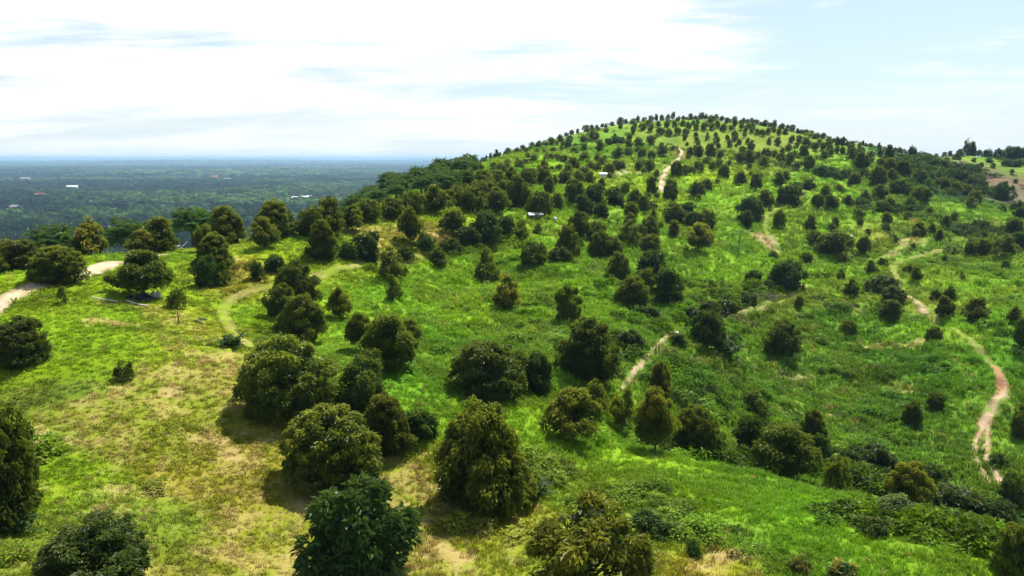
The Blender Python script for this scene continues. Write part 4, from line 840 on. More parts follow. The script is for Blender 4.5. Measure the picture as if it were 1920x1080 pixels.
def build_trees():
    dur = [i for i, a in enumerate(ROWS) if a[4] not in 'BUP']; dur.sort(key=lambda i: -ROWS[i][2] * ROWS[i][3]); rest = set(dur[300:])
    lab = auto_labels(rest); cnt = {}
    D0 = hit([a[0] for a in ROWS], [a[1] for a in ROWS])
    ang = np.arctan2(-D0[:, 2], np.hypot(D0[:, 0], D0[:, 1])); sn = np.clip(np.sin(ang), 0, 1)
    up = np.array([0.30 * a[2] * s * (0.4 if a[4] in 'LSO' else 1.0) for a, s in zip(ROWS, sn)])
    G = hit([a[0] for a in ROWS], [a[1] - u for a, u in zip(ROWS, up)])
    for i, a in enumerate(ROWS):
        x, y, w, h, form, fl, lb = a; g = G[i]; rng3 = float(np.linalg.norm(g)); depth = float(g @ np.array([0, math.cos(PITCH), -math.sin(PITCH)]))
        W = w * depth / F; Hh = max(h - 0.42 * w * sn[i] * (0.6 if form in 'LSO' else 1), 0.55 * h) / max(.6, math.cos(ang[i])) * depth / F
        lod = 'a' if h >= 74 or w > 74 else 'b' if h >= 23 else 'c'
        key = KEYS[form] + '_' + lod
        if key not in PROTO:
            key = {'open_b': 'lift_b', 'open_c': 'dome_c', 'lift_c': 'dome_c', 'shrub_a': 'broad_a'}.get(key, KEYS[form] if KEYS[form] in PROTO else KEYS[form] + '_b')
        if form == 'P': key = 'plant'
        nm = NAMES.get(form, 'durian_tree'); k = cnt.get(key, 0) % len(PROTO[key]); cnt[key] = cnt.get(key, 0) + 1
        bump = 1.0 if lod == 'a' else 1.08
        if i in rest:
            FAR_PTS.append((g[0], g[1], g[2] - .1, W * bump, Hh * bump, fl, PROTO[key][k][0].name, key, k)); TREE_XY.append((g[0], g[1])); continue
        plant_tree(nm, lb or lab[i], CATS.get(form, 'tree'), GROUPS[nm], (g[0], g[1], g[2] - 0.1), W * bump * (1.25 if form == 'P' else 1), Hh * bump * .95, key, k, fl, random.random() * 6.283, lod == 'c' and form != 'P')
        TREE_XY.append((g[0], g[1]))
build_trees()

def build_far_orchard():
    """the smallest trees of the orchard, on the top of the hill: one object"""
    keys = sorted({(p[7], p[8]) for p in FAR_PTS}); Vs = []; Ts = []; ti = []; lv = []; mi = []; n0 = 0
    for p in FAR_PTS:
        me = joined(p[7], p[8]); n = len(me.vertices); V = np.empty(n * 3, np.float32); me.vertices.foreach_get('co', V); V = V.reshape(-1, 3); T = np.empty(len(me.loops), np.int32); me.loops.foreach_get('vertex_index', T)
        a = random.random() * 6.283; c, s_ = math.cos(a), math.sin(a); V = np.stack([(V[:, 0] * c - V[:, 1] * s_) * p[3], (V[:, 0] * s_ + V[:, 1] * c) * p[3], V[:, 2] * p[4]], 1) + np.array(p[:3])
        Vs.append(V); Ts.append(T.reshape(-1, 3) + n0); n0 += n; q = np.empty(len(me.polygons), np.float32); me.attributes['tint'].data.foreach_get('value', q); ti.append(q * (0.4 + 2.2 * p[5])); q = np.empty(len(me.polygons), np.float32); me.attributes['lvar'].data.foreach_get('value', q); lv.append(q * (.7 + .6 * random.random())); q = np.empty(len(me.polygons), np.int32); me.polygons.foreach_get('material_index', q); mi.append(q)
    me = mesh_np('distant_orchard', np.concatenate(Vs), np.concatenate(Ts), M_DUR, {'tint': ('FACE', np.clip(np.concatenate(ti), 0, 1)), 'lvar': ('FACE', np.concatenate(lv))}); me.materials.append(M_BARK); me.polygons.foreach_set('material_index', np.concatenate(mi))
    o = add_obj('distant_orchard', me); o['flush_lit'] = .35; tag(o, 'tiny far durian trees crowding the top of the hill', kind='stuff')
build_far_orchard()

# ------------------------------------------------------------------ uncountable growth, instanced
def scatter(name, P, rot, scl, idx, tint, meshes):
    me = bpy.data.meshes.new(name); n = len(P); me.vertices.add(n); me.vertices.foreach_set('co', np.asarray(P, np.float32).ravel())
    a = me.attributes.new('rot', 'FLOAT_VECTOR', 'POINT'); a.data.foreach_set('vector', np.asarray(rot, np.float32).ravel())
    a = me.attributes.new('scl', 'FLOAT_VECTOR', 'POINT'); a.data.foreach_set('vector', np.asarray(scl, np.float32).ravel())
    a = me.attributes.new('idx', 'INT', 'POINT'); a.data.foreach_set('value', np.asarray(idx, np.int32))
    c = np.ones((n, 4), np.float32); c[:, :3] = tint
    a = me.attributes.new('tint', 'FLOAT_COLOR', 'POINT'); a.data.foreach_set('color', c.ravel())
    ng = bpy.data.node_groups.new(name, 'GeometryNodeTree')
    ng.interface.new_socket('Geometry', in_out='INPUT', socket_type='NodeSocketGeometry'); ng.interface.new_socket('Geometry', in_out='OUTPUT', socket_type='NodeSocketGeometry')
    N = ng.nodes; L = ng.links; gi = N.new('NodeGroupInput'); go = N.new('NodeGroupOutput'); io = N.new('GeometryNodeInstanceOnPoints'); jn = N.new('GeometryNodeJoinGeometry')
    for mm in meshes:
        po = bpy.data.objects.new(name + '_source', mm); oi = N.new('GeometryNodeObjectInfo'); oi.inputs['Object'].default_value = po; oi.inputs['As Instance'].default_value = True
        L.new(oi.outputs['Geometry'], jn.inputs[0])
    def na(nm, t):
        x = N.new('GeometryNodeInputNamedAttribute'); x.data_type = t; x.inputs['Name'].default_value = nm
        return [s for s in x.outputs if s.enabled and s.name == 'Attribute'][0]
    L.new(gi.outputs[0], io.inputs['Points']); L.new(jn.outputs[0], io.inputs['Instance']); io.inputs['Pick Instance'].default_value = True
    L.new(na('idx', 'INT'), io.inputs['Instance Index']); L.new(na('rot', 'FLOAT_VECTOR'), io.inputs['Rotation']); L.new(na('scl', 'FLOAT_VECTOR'), io.inputs['Scale'])
    L.new(io.outputs[0], go.inputs[0])
    o = add_obj(name, me); md = o.modifiers.new('scatter', 'NODES'); md.node_group = ng; tag(o, kind='stuff'); return o
def tuft(seed, nb=16, h=1.0, spread=0.55, w=0.055):
    r = np.random.default_rng(seed); V = []; T = []; lv = []; n0 = 0
    for b in range(nb):
        a = r.random() * 6.283; rad = spread * math.sqrt(r.random()); hh = h * (0.55 + 0.6 * r.random()); lean = 0.25 + 0.5 * r.random(); a2 = r.random() * 6.283
        base = np.array([rad * math.cos(a), rad * math.sin(a), -0.08]); d = np.array([math.cos(a2), math.sin(a2), 0]); sdv = np.array([-d[1], d[0], 0]) * w * (0.7 + 0.6 * r.random())
        mid = base + d * lean * hh * 0.35 + np.array([0, 0, hh * 0.6]); tip = base + d * lean * hh * 0.95 + np.array([0, 0, hh * 0.9])
        V += [base - sdv, base + sdv, mid + sdv * .8, mid - sdv * .8, tip]; T += [(n0, n0 + 1, n0 + 2), (n0, n0 + 2, n0 + 3), (n0 + 3, n0 + 2, n0 + 4)]
        q = r.random(); lv += [q * .7, q * .7, q]; n0 += 5
    return mesh_np('tuft', np.array(V), np.array(T), M_GRASS, {'lvar': ('FACE', lv)})
TUFTS = [tuft(200 + i) for i in range(5)]
def weed(seed, nl=70, mat=None, ln=0.34, wd=0.17):
    r = np.random.default_rng(seed); acc = Acc()
    a = r.random(nl) * 6.283; q = 0.5 * np.sqrt(r.random(nl)); lob = 1 + 0.35 * np.sin(3 * a + r.random() * 6)
    z = np.sqrt(np.clip(1 - (q / 0.55) ** 2, 0, 1)) * (0.5 + 0.5 * r.random(nl)); P = np.stack([q * lob * np.cos(a), q * lob * np.sin(a), z * 0.9], 1)
    ax = np.stack([np.cos(a), np.sin(a), np.full(nl, -0.1)], 1) + r.normal(size=(nl, 3)) * 0.5
    leaves(acc, P, ax, np.tile([0, 0, 1.0], (nl, 1)) + r.normal(size=(nl, 3)) * 0.35, ln * (0.6 + 0.8 * r.random(nl)), wd * (0.6 + 0.8 * r.random(nl)), np.zeros(nl), r=r)
    return acc.mesh('weed', mat or M_WEED)
WEEDS = [weed(300 + i, 130, None, 0.22, 0.12) for i in range(5)]
WEEDS += [weed(320 + i, 330, None, 0.12, 0.07) for i in range(3)]
def band(r0, r1, dens, a0=-0.66, a1=0.66):
    n = int(0.5 * (a1 - a0) * (r1 * r1 - r0 * r0) * dens); r = np.sqrt(rng.random(n) * (r1 * r1 - r0 * r0) + r0 * r0); a = a0 + (a1 - a0) * rng.random(n)
    return r * np.sin(a), r * np.cos(a), r
def build_grass():
    PP = []; SC = []; TI = []; RO = []
    for r0, r1, dens, sz in ((26, 48, 22, 0.26), (48, 75, 12, 0.34), (75, 120, 5.5, 0.48), (120, 200, 1.9, 0.75), (200, 300, 0.5, 1.1)):
        x, y, r = band(r0, r1, dens, -.8, .85); C, S, W, B = cover(x, y); td = track_dist(x, y)
        patch = fbm(x, y, 2.6, 3, 71)
        keep = (td > 0.7 + 0.45 * rng.random(len(x))) & (rng.random(len(x)) > B) & (rng.random(len(x)) < 0.35 + 1.1 * patch) & (rng.random(len(x)) < 1.0 - 0.3 * S)
        x, y, C, S, W, patch, r = x[keep], y[keep], C[keep], S[keep], W[keep], patch[keep], r[keep]
        k = (0.6 + 0.8 * rng.random(len(x))) * sz * (0.6 + 0.8 * patch) * (1 + 0.5 * W)
        hgt = k * (1 - 0.35 * S) * (0.75 + 0.5 * rng.random(len(x))) * (0.5 + 0.4 * sstep(np.arctan2(x, y), -0.3, -0.05))
        PP.append(np.stack([x, y, H(x, y)], 1)); SC.append(np.stack([k * 1.1, k * 1.1, hgt], 1))
        dry = (rng.random(len(x)) < (0.008 + 0.6 * S))[:, None]
        c = C * (0.85 + 0.35 * rng.random((len(x), 1))); c = np.where(dry, STRAW * (0.7 + 0.5 * rng.random((len(x), 1))), c); TI.append(np.clip(c, 0, 1))
        RO.append(np.stack([(rng.random(len(x)) - .5) * .4, (rng.random(len(x)) - .5) * .4, rng.random(len(x)) * 6.283], 1))
    P = np.concatenate(PP); o = scatter('grass', P, np.concatenate(RO), np.concatenate(SC), rng.integers(0, len(TUFTS), len(P)), np.concatenate(TI), TUFTS)
    tag(o, 'bright green and straw coloured grass covering the hillside', kind='stuff')
build_grass()
def build_weeds():
    PP = []; SC = []; TI = []; RO = []
    for r0, r1, dens in ((34, 80, 2.6), (80, 140, 1.5), (140, 300, 0.30), (300, 440, 0.22)):
        x, y, r = band(r0, r1, dens); C, S, W, B = cover(x, y); td = track_dist(x, y); patch = fbm(x, y, 6, 3, 81)
        keep = (td > 2.0) & (rng.random(len(x)) < 0.8 * W * sstep(patch, 0.30, 0.62) * (0.25 + 1.5 * sstep(np.sin((base_h(x, y) + 1.0 * fbm(x, y, 24, 2, 5)) * 4.2 + 2.4), 0.1, 0.8))) & (rng.random(len(x)) > B)
        x, y, C, patch = x[keep], y[keep], C[keep], patch[keep]
        k = (0.45 + 0.9 * rng.random(len(x)) ** 2) * (0.7 + 0.6 * patch) * (1.15 if r0 < 140 else 2.2)
        PP.append(np.stack([x, y, H(x, y) - 0.05], 1)); SC.append(np.stack([k * 1.25, k * 1.25, k * (0.4 + 0.4 * rng.random(len(x)))], 1))
        q = rng.random((len(x), 1)); c = C * (0.62 + 0.6 * q); TI.append(c)
        RO.append(np.stack([(rng.random(len(x)) - .5) * .5, (rng.random(len(x)) - .5) * .5, rng.random(len(x)) * 6.283], 1))
    # thicket along the valley bottom and at the gully heads
    n_low = sum(len(p) for p in PP); dk = 0.75
    for it in [(1250,838,14,1.5,.7,1.3),(1290,855,22,2,.8,1.6),(1345,862,24,2,.8,1.6),(1400,872,26,2.2,.9,1.8),(1450,890,20,2,.8,1.5),(1530,890,30,2.5,1,2),(1580,905,34,3,1,2.2),(1620,915,34,3,1,2.2),(1660,935,34,3,1,2.2),(1720,945,30,3,1,2),(1770,955,36,3,1,2.2),(1820,965,40,3,1,2.4),(1865,975,36,3,1,2.2),(1900,990,26,2.5,1,2),(1640,985,30,2.2,.8,1.6),(1760,1000,36,2.5,1,2),(1830,1030,36,2.5,1,2),
        None, (1160,640,26,3,.8,1.6),(1200,610,30,3,.8,1.8),(1260,615,24,3,.8,1.6),(1320,620,40,3.5,.9,2),(1360,600,36,3.5,.9,1.9),(1400,575,36,3.5,.9,1.9),(1440,550,36,3.5,.9,1.9),(1350,560,30,4,.8,1.6),(1060,620,20,3,.6,1.2),(1240,720,30,3,.8,1.6),(1270,690,26,3,.8,1.5),(1300,740,26,3.5,.8,1.5),(1390,770,24,3,.8,1.5),(1250,950,16,1.4,.3,.7),(1150,925,14,1.2,.3,.6),(1350,1000,16,1.5,.3,.7),(1450,1045,14,1.5,.3,.7),(1020,890,8,1.2,.3,.6),
        (1870,600,16,3,.6,1.2),(1850,440,40,7,1.5,3),(1900,440,40,7,1.5,3),(1740,330,60,14,2,4.5),(1780,340,60,14,2,4.5),(1800,320,50,12,2,4),(1760,360,40,9,1.5,3.5),(1650,390,30,7,1.5,3),(1590,332,30,7,1.5,3),(860,465,26,3,.8,1.7),(830,470,20,3,.8,1.5),(700,500,16,3,.6,1.3),(950,460,20,3,.7,1.4),(460,500,10,2,.5,1),(440,530,14,2.5,.5,1)]:
        if it is None: dk = 1.0; continue
        px, py, n, rad, s0, s1 = it; n = int(n * (.7 if dk < 1 else 1))
        g = hit([px], [py])[0]; a = rng.random(n) * 6.283; q = rad * np.sqrt(rng.random(n)); x = g[0] + q * np.cos(a) * 1.3; y = g[1] + q * np.sin(a); x0 = x; ok = track_dist(x, y) > 2.0; x, y = x[ok], y[ok]; n = len(x); C = cover(x, y)[0]; C = C * 0 + np.array((0.085, 0.16, 0.03)) if s0 >= 1.5 else C
        k = s0 + (s1 - s0) * rng.random(n); PP.append(np.stack([x, y, H(x, y) - .05], 1)); SC.append(np.stack([k * 1.15, k * 1.15, k * (0.55 + 0.5 * rng.random(n))], 1)); TI.append(C * dk * (0.36 + 0.62 * rng.random((n, 1)) ** 1.2) ); RO.append(np.stack([(rng.random(n) - .5) * .5, (rng.random(n) - .5) * .5, rng.random(n) * 6.283], 1))
    # banks of weeds along the contour benches
    for poly in ([(835,580),(870,586),(915,589)], [(865,608),(930,613),(1000,613),(1045,604)], [(980,583),(1040,575)], [(690,575),(740,585),(800,590)], [(1090,545),(1140,540),(1160,532)], [(1430,690),(1500,702),(1565,696)], [(1560,783),(1640,790),(1705,800)],
                 [(1700,402),(1760,412),(1800,425),(1850,448)], [(1340,610),(1400,628),(1470,632)], [(1560,560),(1620,575),(1660,585)], [(1780,500),(1840,510),(1900,522)], [(1500,640),(1560,655),(1620,660)], [(1300,500),(1360,515),(1410,520)], [(1180,640),(1150,660),(1130,680)], [(850,650),(920,655),(1000,648)], [(1280,590),(1340,585),(1400,560)]):
        Q = dense(poly, 0.28); n = len(Q); x = Q[:, 0] + rng.normal(size=n) * .5; y = Q[:, 1] + rng.normal(size=n) * .35; ok = (track_dist(x, y) > 1.8) & (fbm(x, y, 3, 2, 88) > .36); x, y = x[ok], y[ok]; n = len(x); C = cover(x, y)[0]
        k = (.35 + .55 * rng.random(n)) * np.maximum(1, np.hypot(x, y) / 110); PP.append(np.stack([x, y, H(x, y) - .05], 1)); SC.append(np.stack([k * 1.2, k * 1.2, k * (.5 + .4 * rng.random(n))], 1)); TI.append(C * (.4 + .45 * rng.random((n, 1)))); RO.append(np.stack([(rng.random(n) - .5) * .4, (rng.random(n) - .5) * .4, rng.random(n) * 6.283], 1))
    P = np.concatenate(PP); o = scatter('undergrowth', P, np.concatenate(RO), np.concatenate(SC), np.where(np.arange(len(P)) < n_low, rng.integers(0, 5, len(P)), rng.integers(5, 8, len(P))), np.concatenate(TI), WEEDS)
    tag(o, 'low leafy undergrowth and ferns on the slopes', kind='stuff')
build_weeds()
def canopy(seed, nl=240):
    r = np.random.default_rng(seed); acc = Acc(); C = norm(r.normal(size=(14, 3)) + np.array([0, 0, 0.5])) * 0.33 + np.array([0, 0, 0.5])
    k = r.integers(0, 14, nl); d = norm(r.normal(size=(nl, 3)) + np.array([0, 0, 0.5])); P = C[k] + d * 0.2 * (0.7 + 0.4 * r.random(nl))[:, None]
    leaves(acc, P, np.cross(d, r.normal(size=(nl, 3))), d, 0.22 * (0.7 + 0.6 * r.random(nl)), 0.2, np.zeros(nl), r=r)
    return acc.mesh('canopy', M_FOREST)
HOUSE_XY = []
def build_forest():
    PP = []; SC = []; TI = []; ID = []
    can = [canopy(400 + i) for i in range(4)]
    def emit(x, y, z, wdt, hgt, c):
        PP.append(np.stack([x, y, z], 1)); SC.append(np.stack([wdt, wdt, hgt], 1)); TI.append(c)
    def tone(x, y, wl):
        f = fbm(x, y, wl, 3, 111)[:, None]; g = fbm(x, y, wl * 4, 2, 112)[:, None]; k = sstep(f * .6 + g * .4, 0.40, 0.60)
        return (np.array((0.024, 0.062, 0.020)) * (1 - k) + np.array((0.130, 0.215, 0.045)) * k) * (0.45 + 1.1 * rng.random((len(x), 1)) ** 1.3)
    x, y, r = band(118, 690, 1 / 16., -0.75, 0.02); z = H(x, y)
    edge = (z < -24) & ~((np.arctan2(x, y) > -0.27) & (r < 330)) & (fbm(x, y, 30, 2, 5) > 0.25); x, y, z = x[edge], y[edge], z[edge]; s = 4.5 + 3.5 * rng.random(len(x)); emit(x, y, z - 0.5, s, s * (0.8 + .4 * rng.random(len(x))), tone(x, y, 40))
    for r0, r1, dens, w0, w1, h0, h1, a0, a1 in ((560, 1500, 1 / 60., 8, 18, 5, 14, -.75, .12), (1500, 4000, 1 / 260., 16, 36, 6, 17, -.75, .15), (4000, 12000, 1 / 3600., 45, 110, 8, 26, -.75, .8), (12000, 25000, 1 / 21000., 130, 300, 12, 40, -.75, .8)):
        x, y, r = band(r0, r1, dens, a0, a1); z = plain_h(x, y)
        if r0 < 600:
            ok = H(x, y) < PLAIN; x, y, z = x[ok], y[ok], z[ok]
        for hx, hy, hr in HOUSE_XY:
            # clearings round the houses, open towards the orchard
            d = math.hypot(hx, hy); ux, uy = hx / d, hy / d; al = (x - hx) * ux + (y - hy) * uy; la = np.abs((x - hx) * uy - (y - hy) * ux)
            ok = ~((la < hr * .8 + w1) & (al < hr * 0.5 + w1) & (al > -hr * 6 - w1)); x, y, z = x[ok], y[ok], z[ok]
        q = fbm(x, y, r0 * 0.08, 3, 113)
        ok = (q > 0.30); x, y, z, q = x[ok], y[ok], z[ok], q[ok]
        w = w0 + (w1 - w0) * rng.random(len(x)); h = (h0 + (h1 - h0) * rng.random(len(x))) * (0.6 + 0.8 * q); emit(x, y, z - 1, w, h * 1.1, tone(x, y, r0 * 0.22))
    P = np.concatenate(PP); n = len(P); print('forest', n)
    o = scatter('forest', P, np.stack([np.zeros(n), np.zeros(n), rng.random(n) * 6.283], 1), np.concatenate(SC), rng.integers(0, 4, n), np.concatenate(TI), can)
    tag(o, 'dark green forest and plantations spreading over the plain below the hill', kind='stuff')

# ------------------------------------------------------------------ oil palms on the slope that falls to the plain
def at(px, dist):
    v = raydir(px, 297); s = dist / math.hypot(v[0], v[1]); x, y = v[0] * s, v[1] * s; return x, y, float(H(np.array([x]), np.array([y]))[0])
def build_palms():
    spots = [(82, 118, 9.5, 'large oil palm with drooping fronds behind the ridge, beside the dark roadside tree'), (236, 124, 9.5, 'oil palm behind the ridge between the golden tree and the small olive tree'), (352, 122, 9, 'oil palm behind the ridge beside the leaning pole'),
             (25, 140, 9, 'oil palm at the picture edge beyond the sand road'), (128, 150, 8, 'oil palm just beyond the golden ridge-rim tree'), (205, 150, 8, 'oil palm lower down behind the golden ridge-rim tree'), (455, 150, 8, 'oil palm between the two large olive ridge trees'), (545, 165, 8, 'oil palm behind the large olive pyramid tree')]
    r = np.random.default_rng(5); got = [(at(px, d)) for px, d, s, l in spots]; auto = []
    tries = 0
    while len(auto) < 120 and tries < 9000:
        tries += 1; px = 585 + 300 * r.random(); d = 150 + 150 * r.random(); x, y, z = at(px, d)
        v = raydir(px, 297); py = 540 - F * math.tan(math.atan2(z, d) + PITCH) * 1.0
        if z < -52 or any((x - q[0]) ** 2 + (y - q[1]) ** 2 < 5.6 ** 2 for q in got): continue
        if any((x - q[0]) ** 2 + (y - q[1]) ** 2 < 4.0 ** 2 for q in TREE_XY): continue
        # the plantation ends below the mown shoulder of the hill
        if py < 398 - (px - 585) * 0.255 or py > 452 - (px - 585) * 0.32: continue
        got.append((x, y, z)); auto.append((px, py, x, y, z))
    k = 0
    for (px, d, s, l), g in zip(spots, got):
        plant_tree('oil_palm', l, 'palm', 'oil palms behind the ridge', g, s * 1.05, s * 0.95, 'palm', k % 3, 0.2, r.random() * 6.283); k += 1
    auto.sort(key=lambda q: (q[1] // 14, q[0])); rows = {}
    for q in auto: rows.setdefault(int(q[1] // 14), []).append(q)
    names = ['top', 'second', 'third', 'fourth', 'fifth', 'sixth', 'seventh', 'eighth', 'ninth', 'tenth', 'eleventh', 'twelfth']
    for ri, key in enumerate(sorted(rows)):
        for ci, (px, py, x, y, z) in enumerate(rows[key]):
            s = 4.6 + 1.8 * r.random()
            plant_tree('oil_palm', f"oil palm on the slope plantation, {names[min(ri, 11)]} band from the top, {'first' if ci == 0 else ordw(ci)} counting uphill", 'palm', 'oil palms of the slope plantation', (x, y, z - .2), s * 1.15, s, 'palm', k % 3, 0.1 + .3 * r.random(), r.random() * 6.283); k += 1
    # tall dark tree on the skyline where hill meets plain
    x, y, z = at(826, 262); plant_tree('broadleaf_tree', 'bushy tall tree on the skyline where the hill meets the plain', 'tree', GROUPS['broadleaf_tree'], (x, y, z - .2), 28 / F * 262, 34 / F * 262, 'broad_b', 1, 0, 1.0)
    x, y, z = at(785, 258); plant_tree('broadleaf_tree', 'rounded tree at the upper corner of the palm slope', 'tree', GROUPS['broadleaf_tree'], (x, y, z - .2), 26 / F * 258, 20 / F * 258, 'broad_b', 2, 0, 2.0)
build_palms()

# ------------------------------------------------------------------ houses far out on the plain
def build_house(px, py, wpx, roofm, label):
    v = raydir(px, py); d = (PLAIN + 5) / v[2]; x, y = v[0] * d, v[1] * d; dist = math.hypot(x, y); w = wpx / F * dist; dp = w * 0.62; hw = w * 0.26; hr = w * 0.2
    z = float(plain_h(np.array([x]), np.array([y]))[0]) - 0.3; rz = random.uniform(-.5, .5)
    root = add_obj('house', None, None, (x, y, z)); root.rotation_euler = (0, 0, rz); tag(root, label, 'house', 'houses on the plain')
    V, T = box_vt((0, 0, hw / 2), (w, dp, hw)); add_obj('wall', mesh_np('wall', V, T, M_WALLW), root)
    e = 0.08 * w; t = 0.02 * w
    V = []; 
    for zz in (0, -t):
        V += [(-w / 2 - e, -dp / 2 - e, hw + zz + .02 * w), (w / 2 + e, -dp / 2 - e, hw + zz + .02 * w), (w / 2 + e, 0, hw + hr + zz), (-w / 2 - e, 0, hw + hr + zz), (w / 2 + e, dp / 2 + e, hw + zz + .02 * w), (-w / 2 - e, dp / 2 + e, hw + zz + .02 * w)]
    Q = [(0, 1, 2, 3), (3, 2, 4, 5), (9, 8, 7, 6), (11, 10, 8, 9), (0, 6, 7, 1), (5, 4, 10, 11), (0, 3, 9, 6), (3, 5, 11, 9), (1, 7, 8, 2), (2, 8, 10, 4)]
    add_obj('roof', mesh_np('roof', V, np.array(Q), roofm), root)
    for sx in (-.28, .28):
        V, T = box_vt((sx * w, -dp / 2 - .003 * w, hw * .55), (w * .14, .012 * w, hw * .4)); add_obj('window', mesh_np('window', V, T, M_GLASS), root)
    V, T = box_vt((0, -dp / 2 - .003 * w, hw * .38), (w * .1, .012 * w, hw * .74)); add_obj('door', mesh_np('door', V, T, M_WOOD), root)
    HOUSE_XY.append((x, y, w))
for a in [(77, 366, 13, M_REDROOF, 'red-roofed house among dark trees on the plain'), (136, 352, 14, M_TIN, 'long white-roofed house beside a light green field on the plain'), (158, 359, 8, M_TIN2, 'small grey shed near the long white-roofed house'), (48, 336, 12, M_TIN2, 'faint grey-roofed house far out near the picture edge'),
          (405, 333, 14, M_REDROOF, 'pale red-roofed house far out, beside a dark wood'), (450, 331, 7, M_WHITE, 'tall white house far out among trees'), (427, 336, 9, M_TIN, 'low white house between the red-roofed and the tall white one'), (372, 368, 12, M_TIN2, 'grey-roofed house in the middle of the plain'),
          (441, 367, 11, M_TIN, 'white-roofed house nearer the ridge trees'), (390, 364, 10, M_TIN2, 'small grey house right of the grey-roofed one'), (556, 371, 14, M_TIN, 'long white shed by the blue-shaded wood'), (572, 370, 14, M_TIN, 'longer white shed, nearest the palm slope'), (580, 367, 9, M_TIN, 'small white building behind the longer white shed'),
          (30, 388, 16, M_TIN2, 'pale low building in the forest near the picture edge'), (242, 345, 7, M_TIN, 'tiny white house in the far middle of the plain'), (262, 344, 7, M_TIN, 'tiny pale house just beside the tiny white one')]:
    build_house(*a)
build_forest()

# ------------------------------------------------------------------ small things
def tin_shelter():
    g = hit([1003], [414])[0]; s = 142 / F
    root = add_obj('shelter', None, None, (g[0], g[1], g[2])); root.rotation_euler = (0, 0, .25); root.scale = (.72, .72, .72); tag(root, 'low shelter with a white tin roof under a dark durian tree', 'shelter')
    for (x, y) in ((-1.7, -.9), (-1.7, .9), (1.7, -.9), (1.7, .9)):
        v, t = tube([(x, y, -.2), (x, y, 1.1)], .06, 6); add_obj('post', mesh_np('post', v, t, M_WOOD), root)
    def slab(name, x0, x1, mat, n):
        V = []; T = []
        for i in range(n + 1):
            x = x0 + (x1 - x0) * i / n; c = .03 * (1 if i % 2 else -1)
            for (y, z) in ((-1.25, .95), (0, 1.55), (1.25, 1.0)): V.append((x, y, z + c))
        for i in range(n):
            for j in range(2): a = i * 3 + j; T.append((a, a + 3, a + 4, a + 1))
        o = add_obj(name, mesh_np(name, V, np.array(T), mat), root); md = o.modifiers.new('thick', 'SOLIDIFY'); md.thickness = .02; return o
    slab('roof_sheet', -2.0, -.3, M_TIN, 14); slab('roof_sheet', -.28, 2.1, M_TIN2, 18)
    v, t = box_vt((.4, .85, .5), (2.6, .05, 1.0)); add_obj('wall', mesh_np('wall', v, t, M_TIN2), root)
    g = hit([1040], [416])[0]; root = add_obj('water_tank', None, None, tuple(g)); tag(root, 'small white water tank beside the tin shelter', 'tank')
    v, t = tube([(0, 0, -.1), (0, 0, .05), (0, 0, .75), (0, 0, .9)], [.38, .42, .42, .2], 16); add_obj('body', mesh_np('body', v, t, M_WHITE, smooth=True), root)
    v, t = tube([(0, 0, .9), (0, 0, .97)], [.16, .15], 12); add_obj('lid', mesh_np('lid', v, t, M_TIN), root)
    g = hit([1131], [336])[0]; root = add_obj('shelter', None, None, tuple(g)); tag(root, 'tiny hut with a white roof beside the upper meadow', 'hut')
    v, t = box_vt((0, 0, .6), (1.9, 1.3, 1.3)); add_obj('wall', mesh_np('wall', v, t, M_WALLW), root)
    V = [(-1.2, -.9, 1.25), (1.2, -.9, 1.25), (1.2, .9, 1.7), (-1.2, .9, 1.7)]; o = add_obj('roof_sheet', mesh_np('roof_sheet', V, np.array([(0, 1, 2, 3)]), M_TIN), root); o.modifiers.new('thick', 'SOLIDIFY').thickness = .05
    # sheet-roofed car port behind the ridge rim
    g = hit([316], [468])[0]; x, y = g[0] * 1.02, g[1] * 1.02; z = float(H(np.array([x]), np.array([y]))[0])
    root = add_obj('shelter', None, None, (x, y, z)); root.rotation_euler = (0, 0, -.3); tag(root, 'low blue-grey sheet roof at the ridge rim by the broad cone tree', 'shelter')
    for (px, py) in ((-1.0, -.6), (1.0, -.6), (-1.0, .6), (1.0, .6)):
        v, t = tube([(px, py, -.2), (px, py, .55)], .05, 6); add_obj('post', mesh_np('post', v, t, M_WOOD), root)
    V = []; T = []
    for i in range(13):
        for (yy, zz) in ((-.9, .5), (.9, .8)): V.append((-1.2 + .2 * i, yy, zz + (.025 if i % 2 else 0)))
    for i in range(12): T.append((2 * i, 2 * i + 2, 2 * i + 3, 2 * i + 1))
    o = add_obj('roof_sheet', mesh_np('roof_sheet', V, np.array(T), flat_mat('blue_grey_sheet', (.30, .36, .44), (.42, .47, .54), 2, .5)), root); o.modifiers.new('thick', 'SOLIDIFY').thickness = .03
tin_shelter()
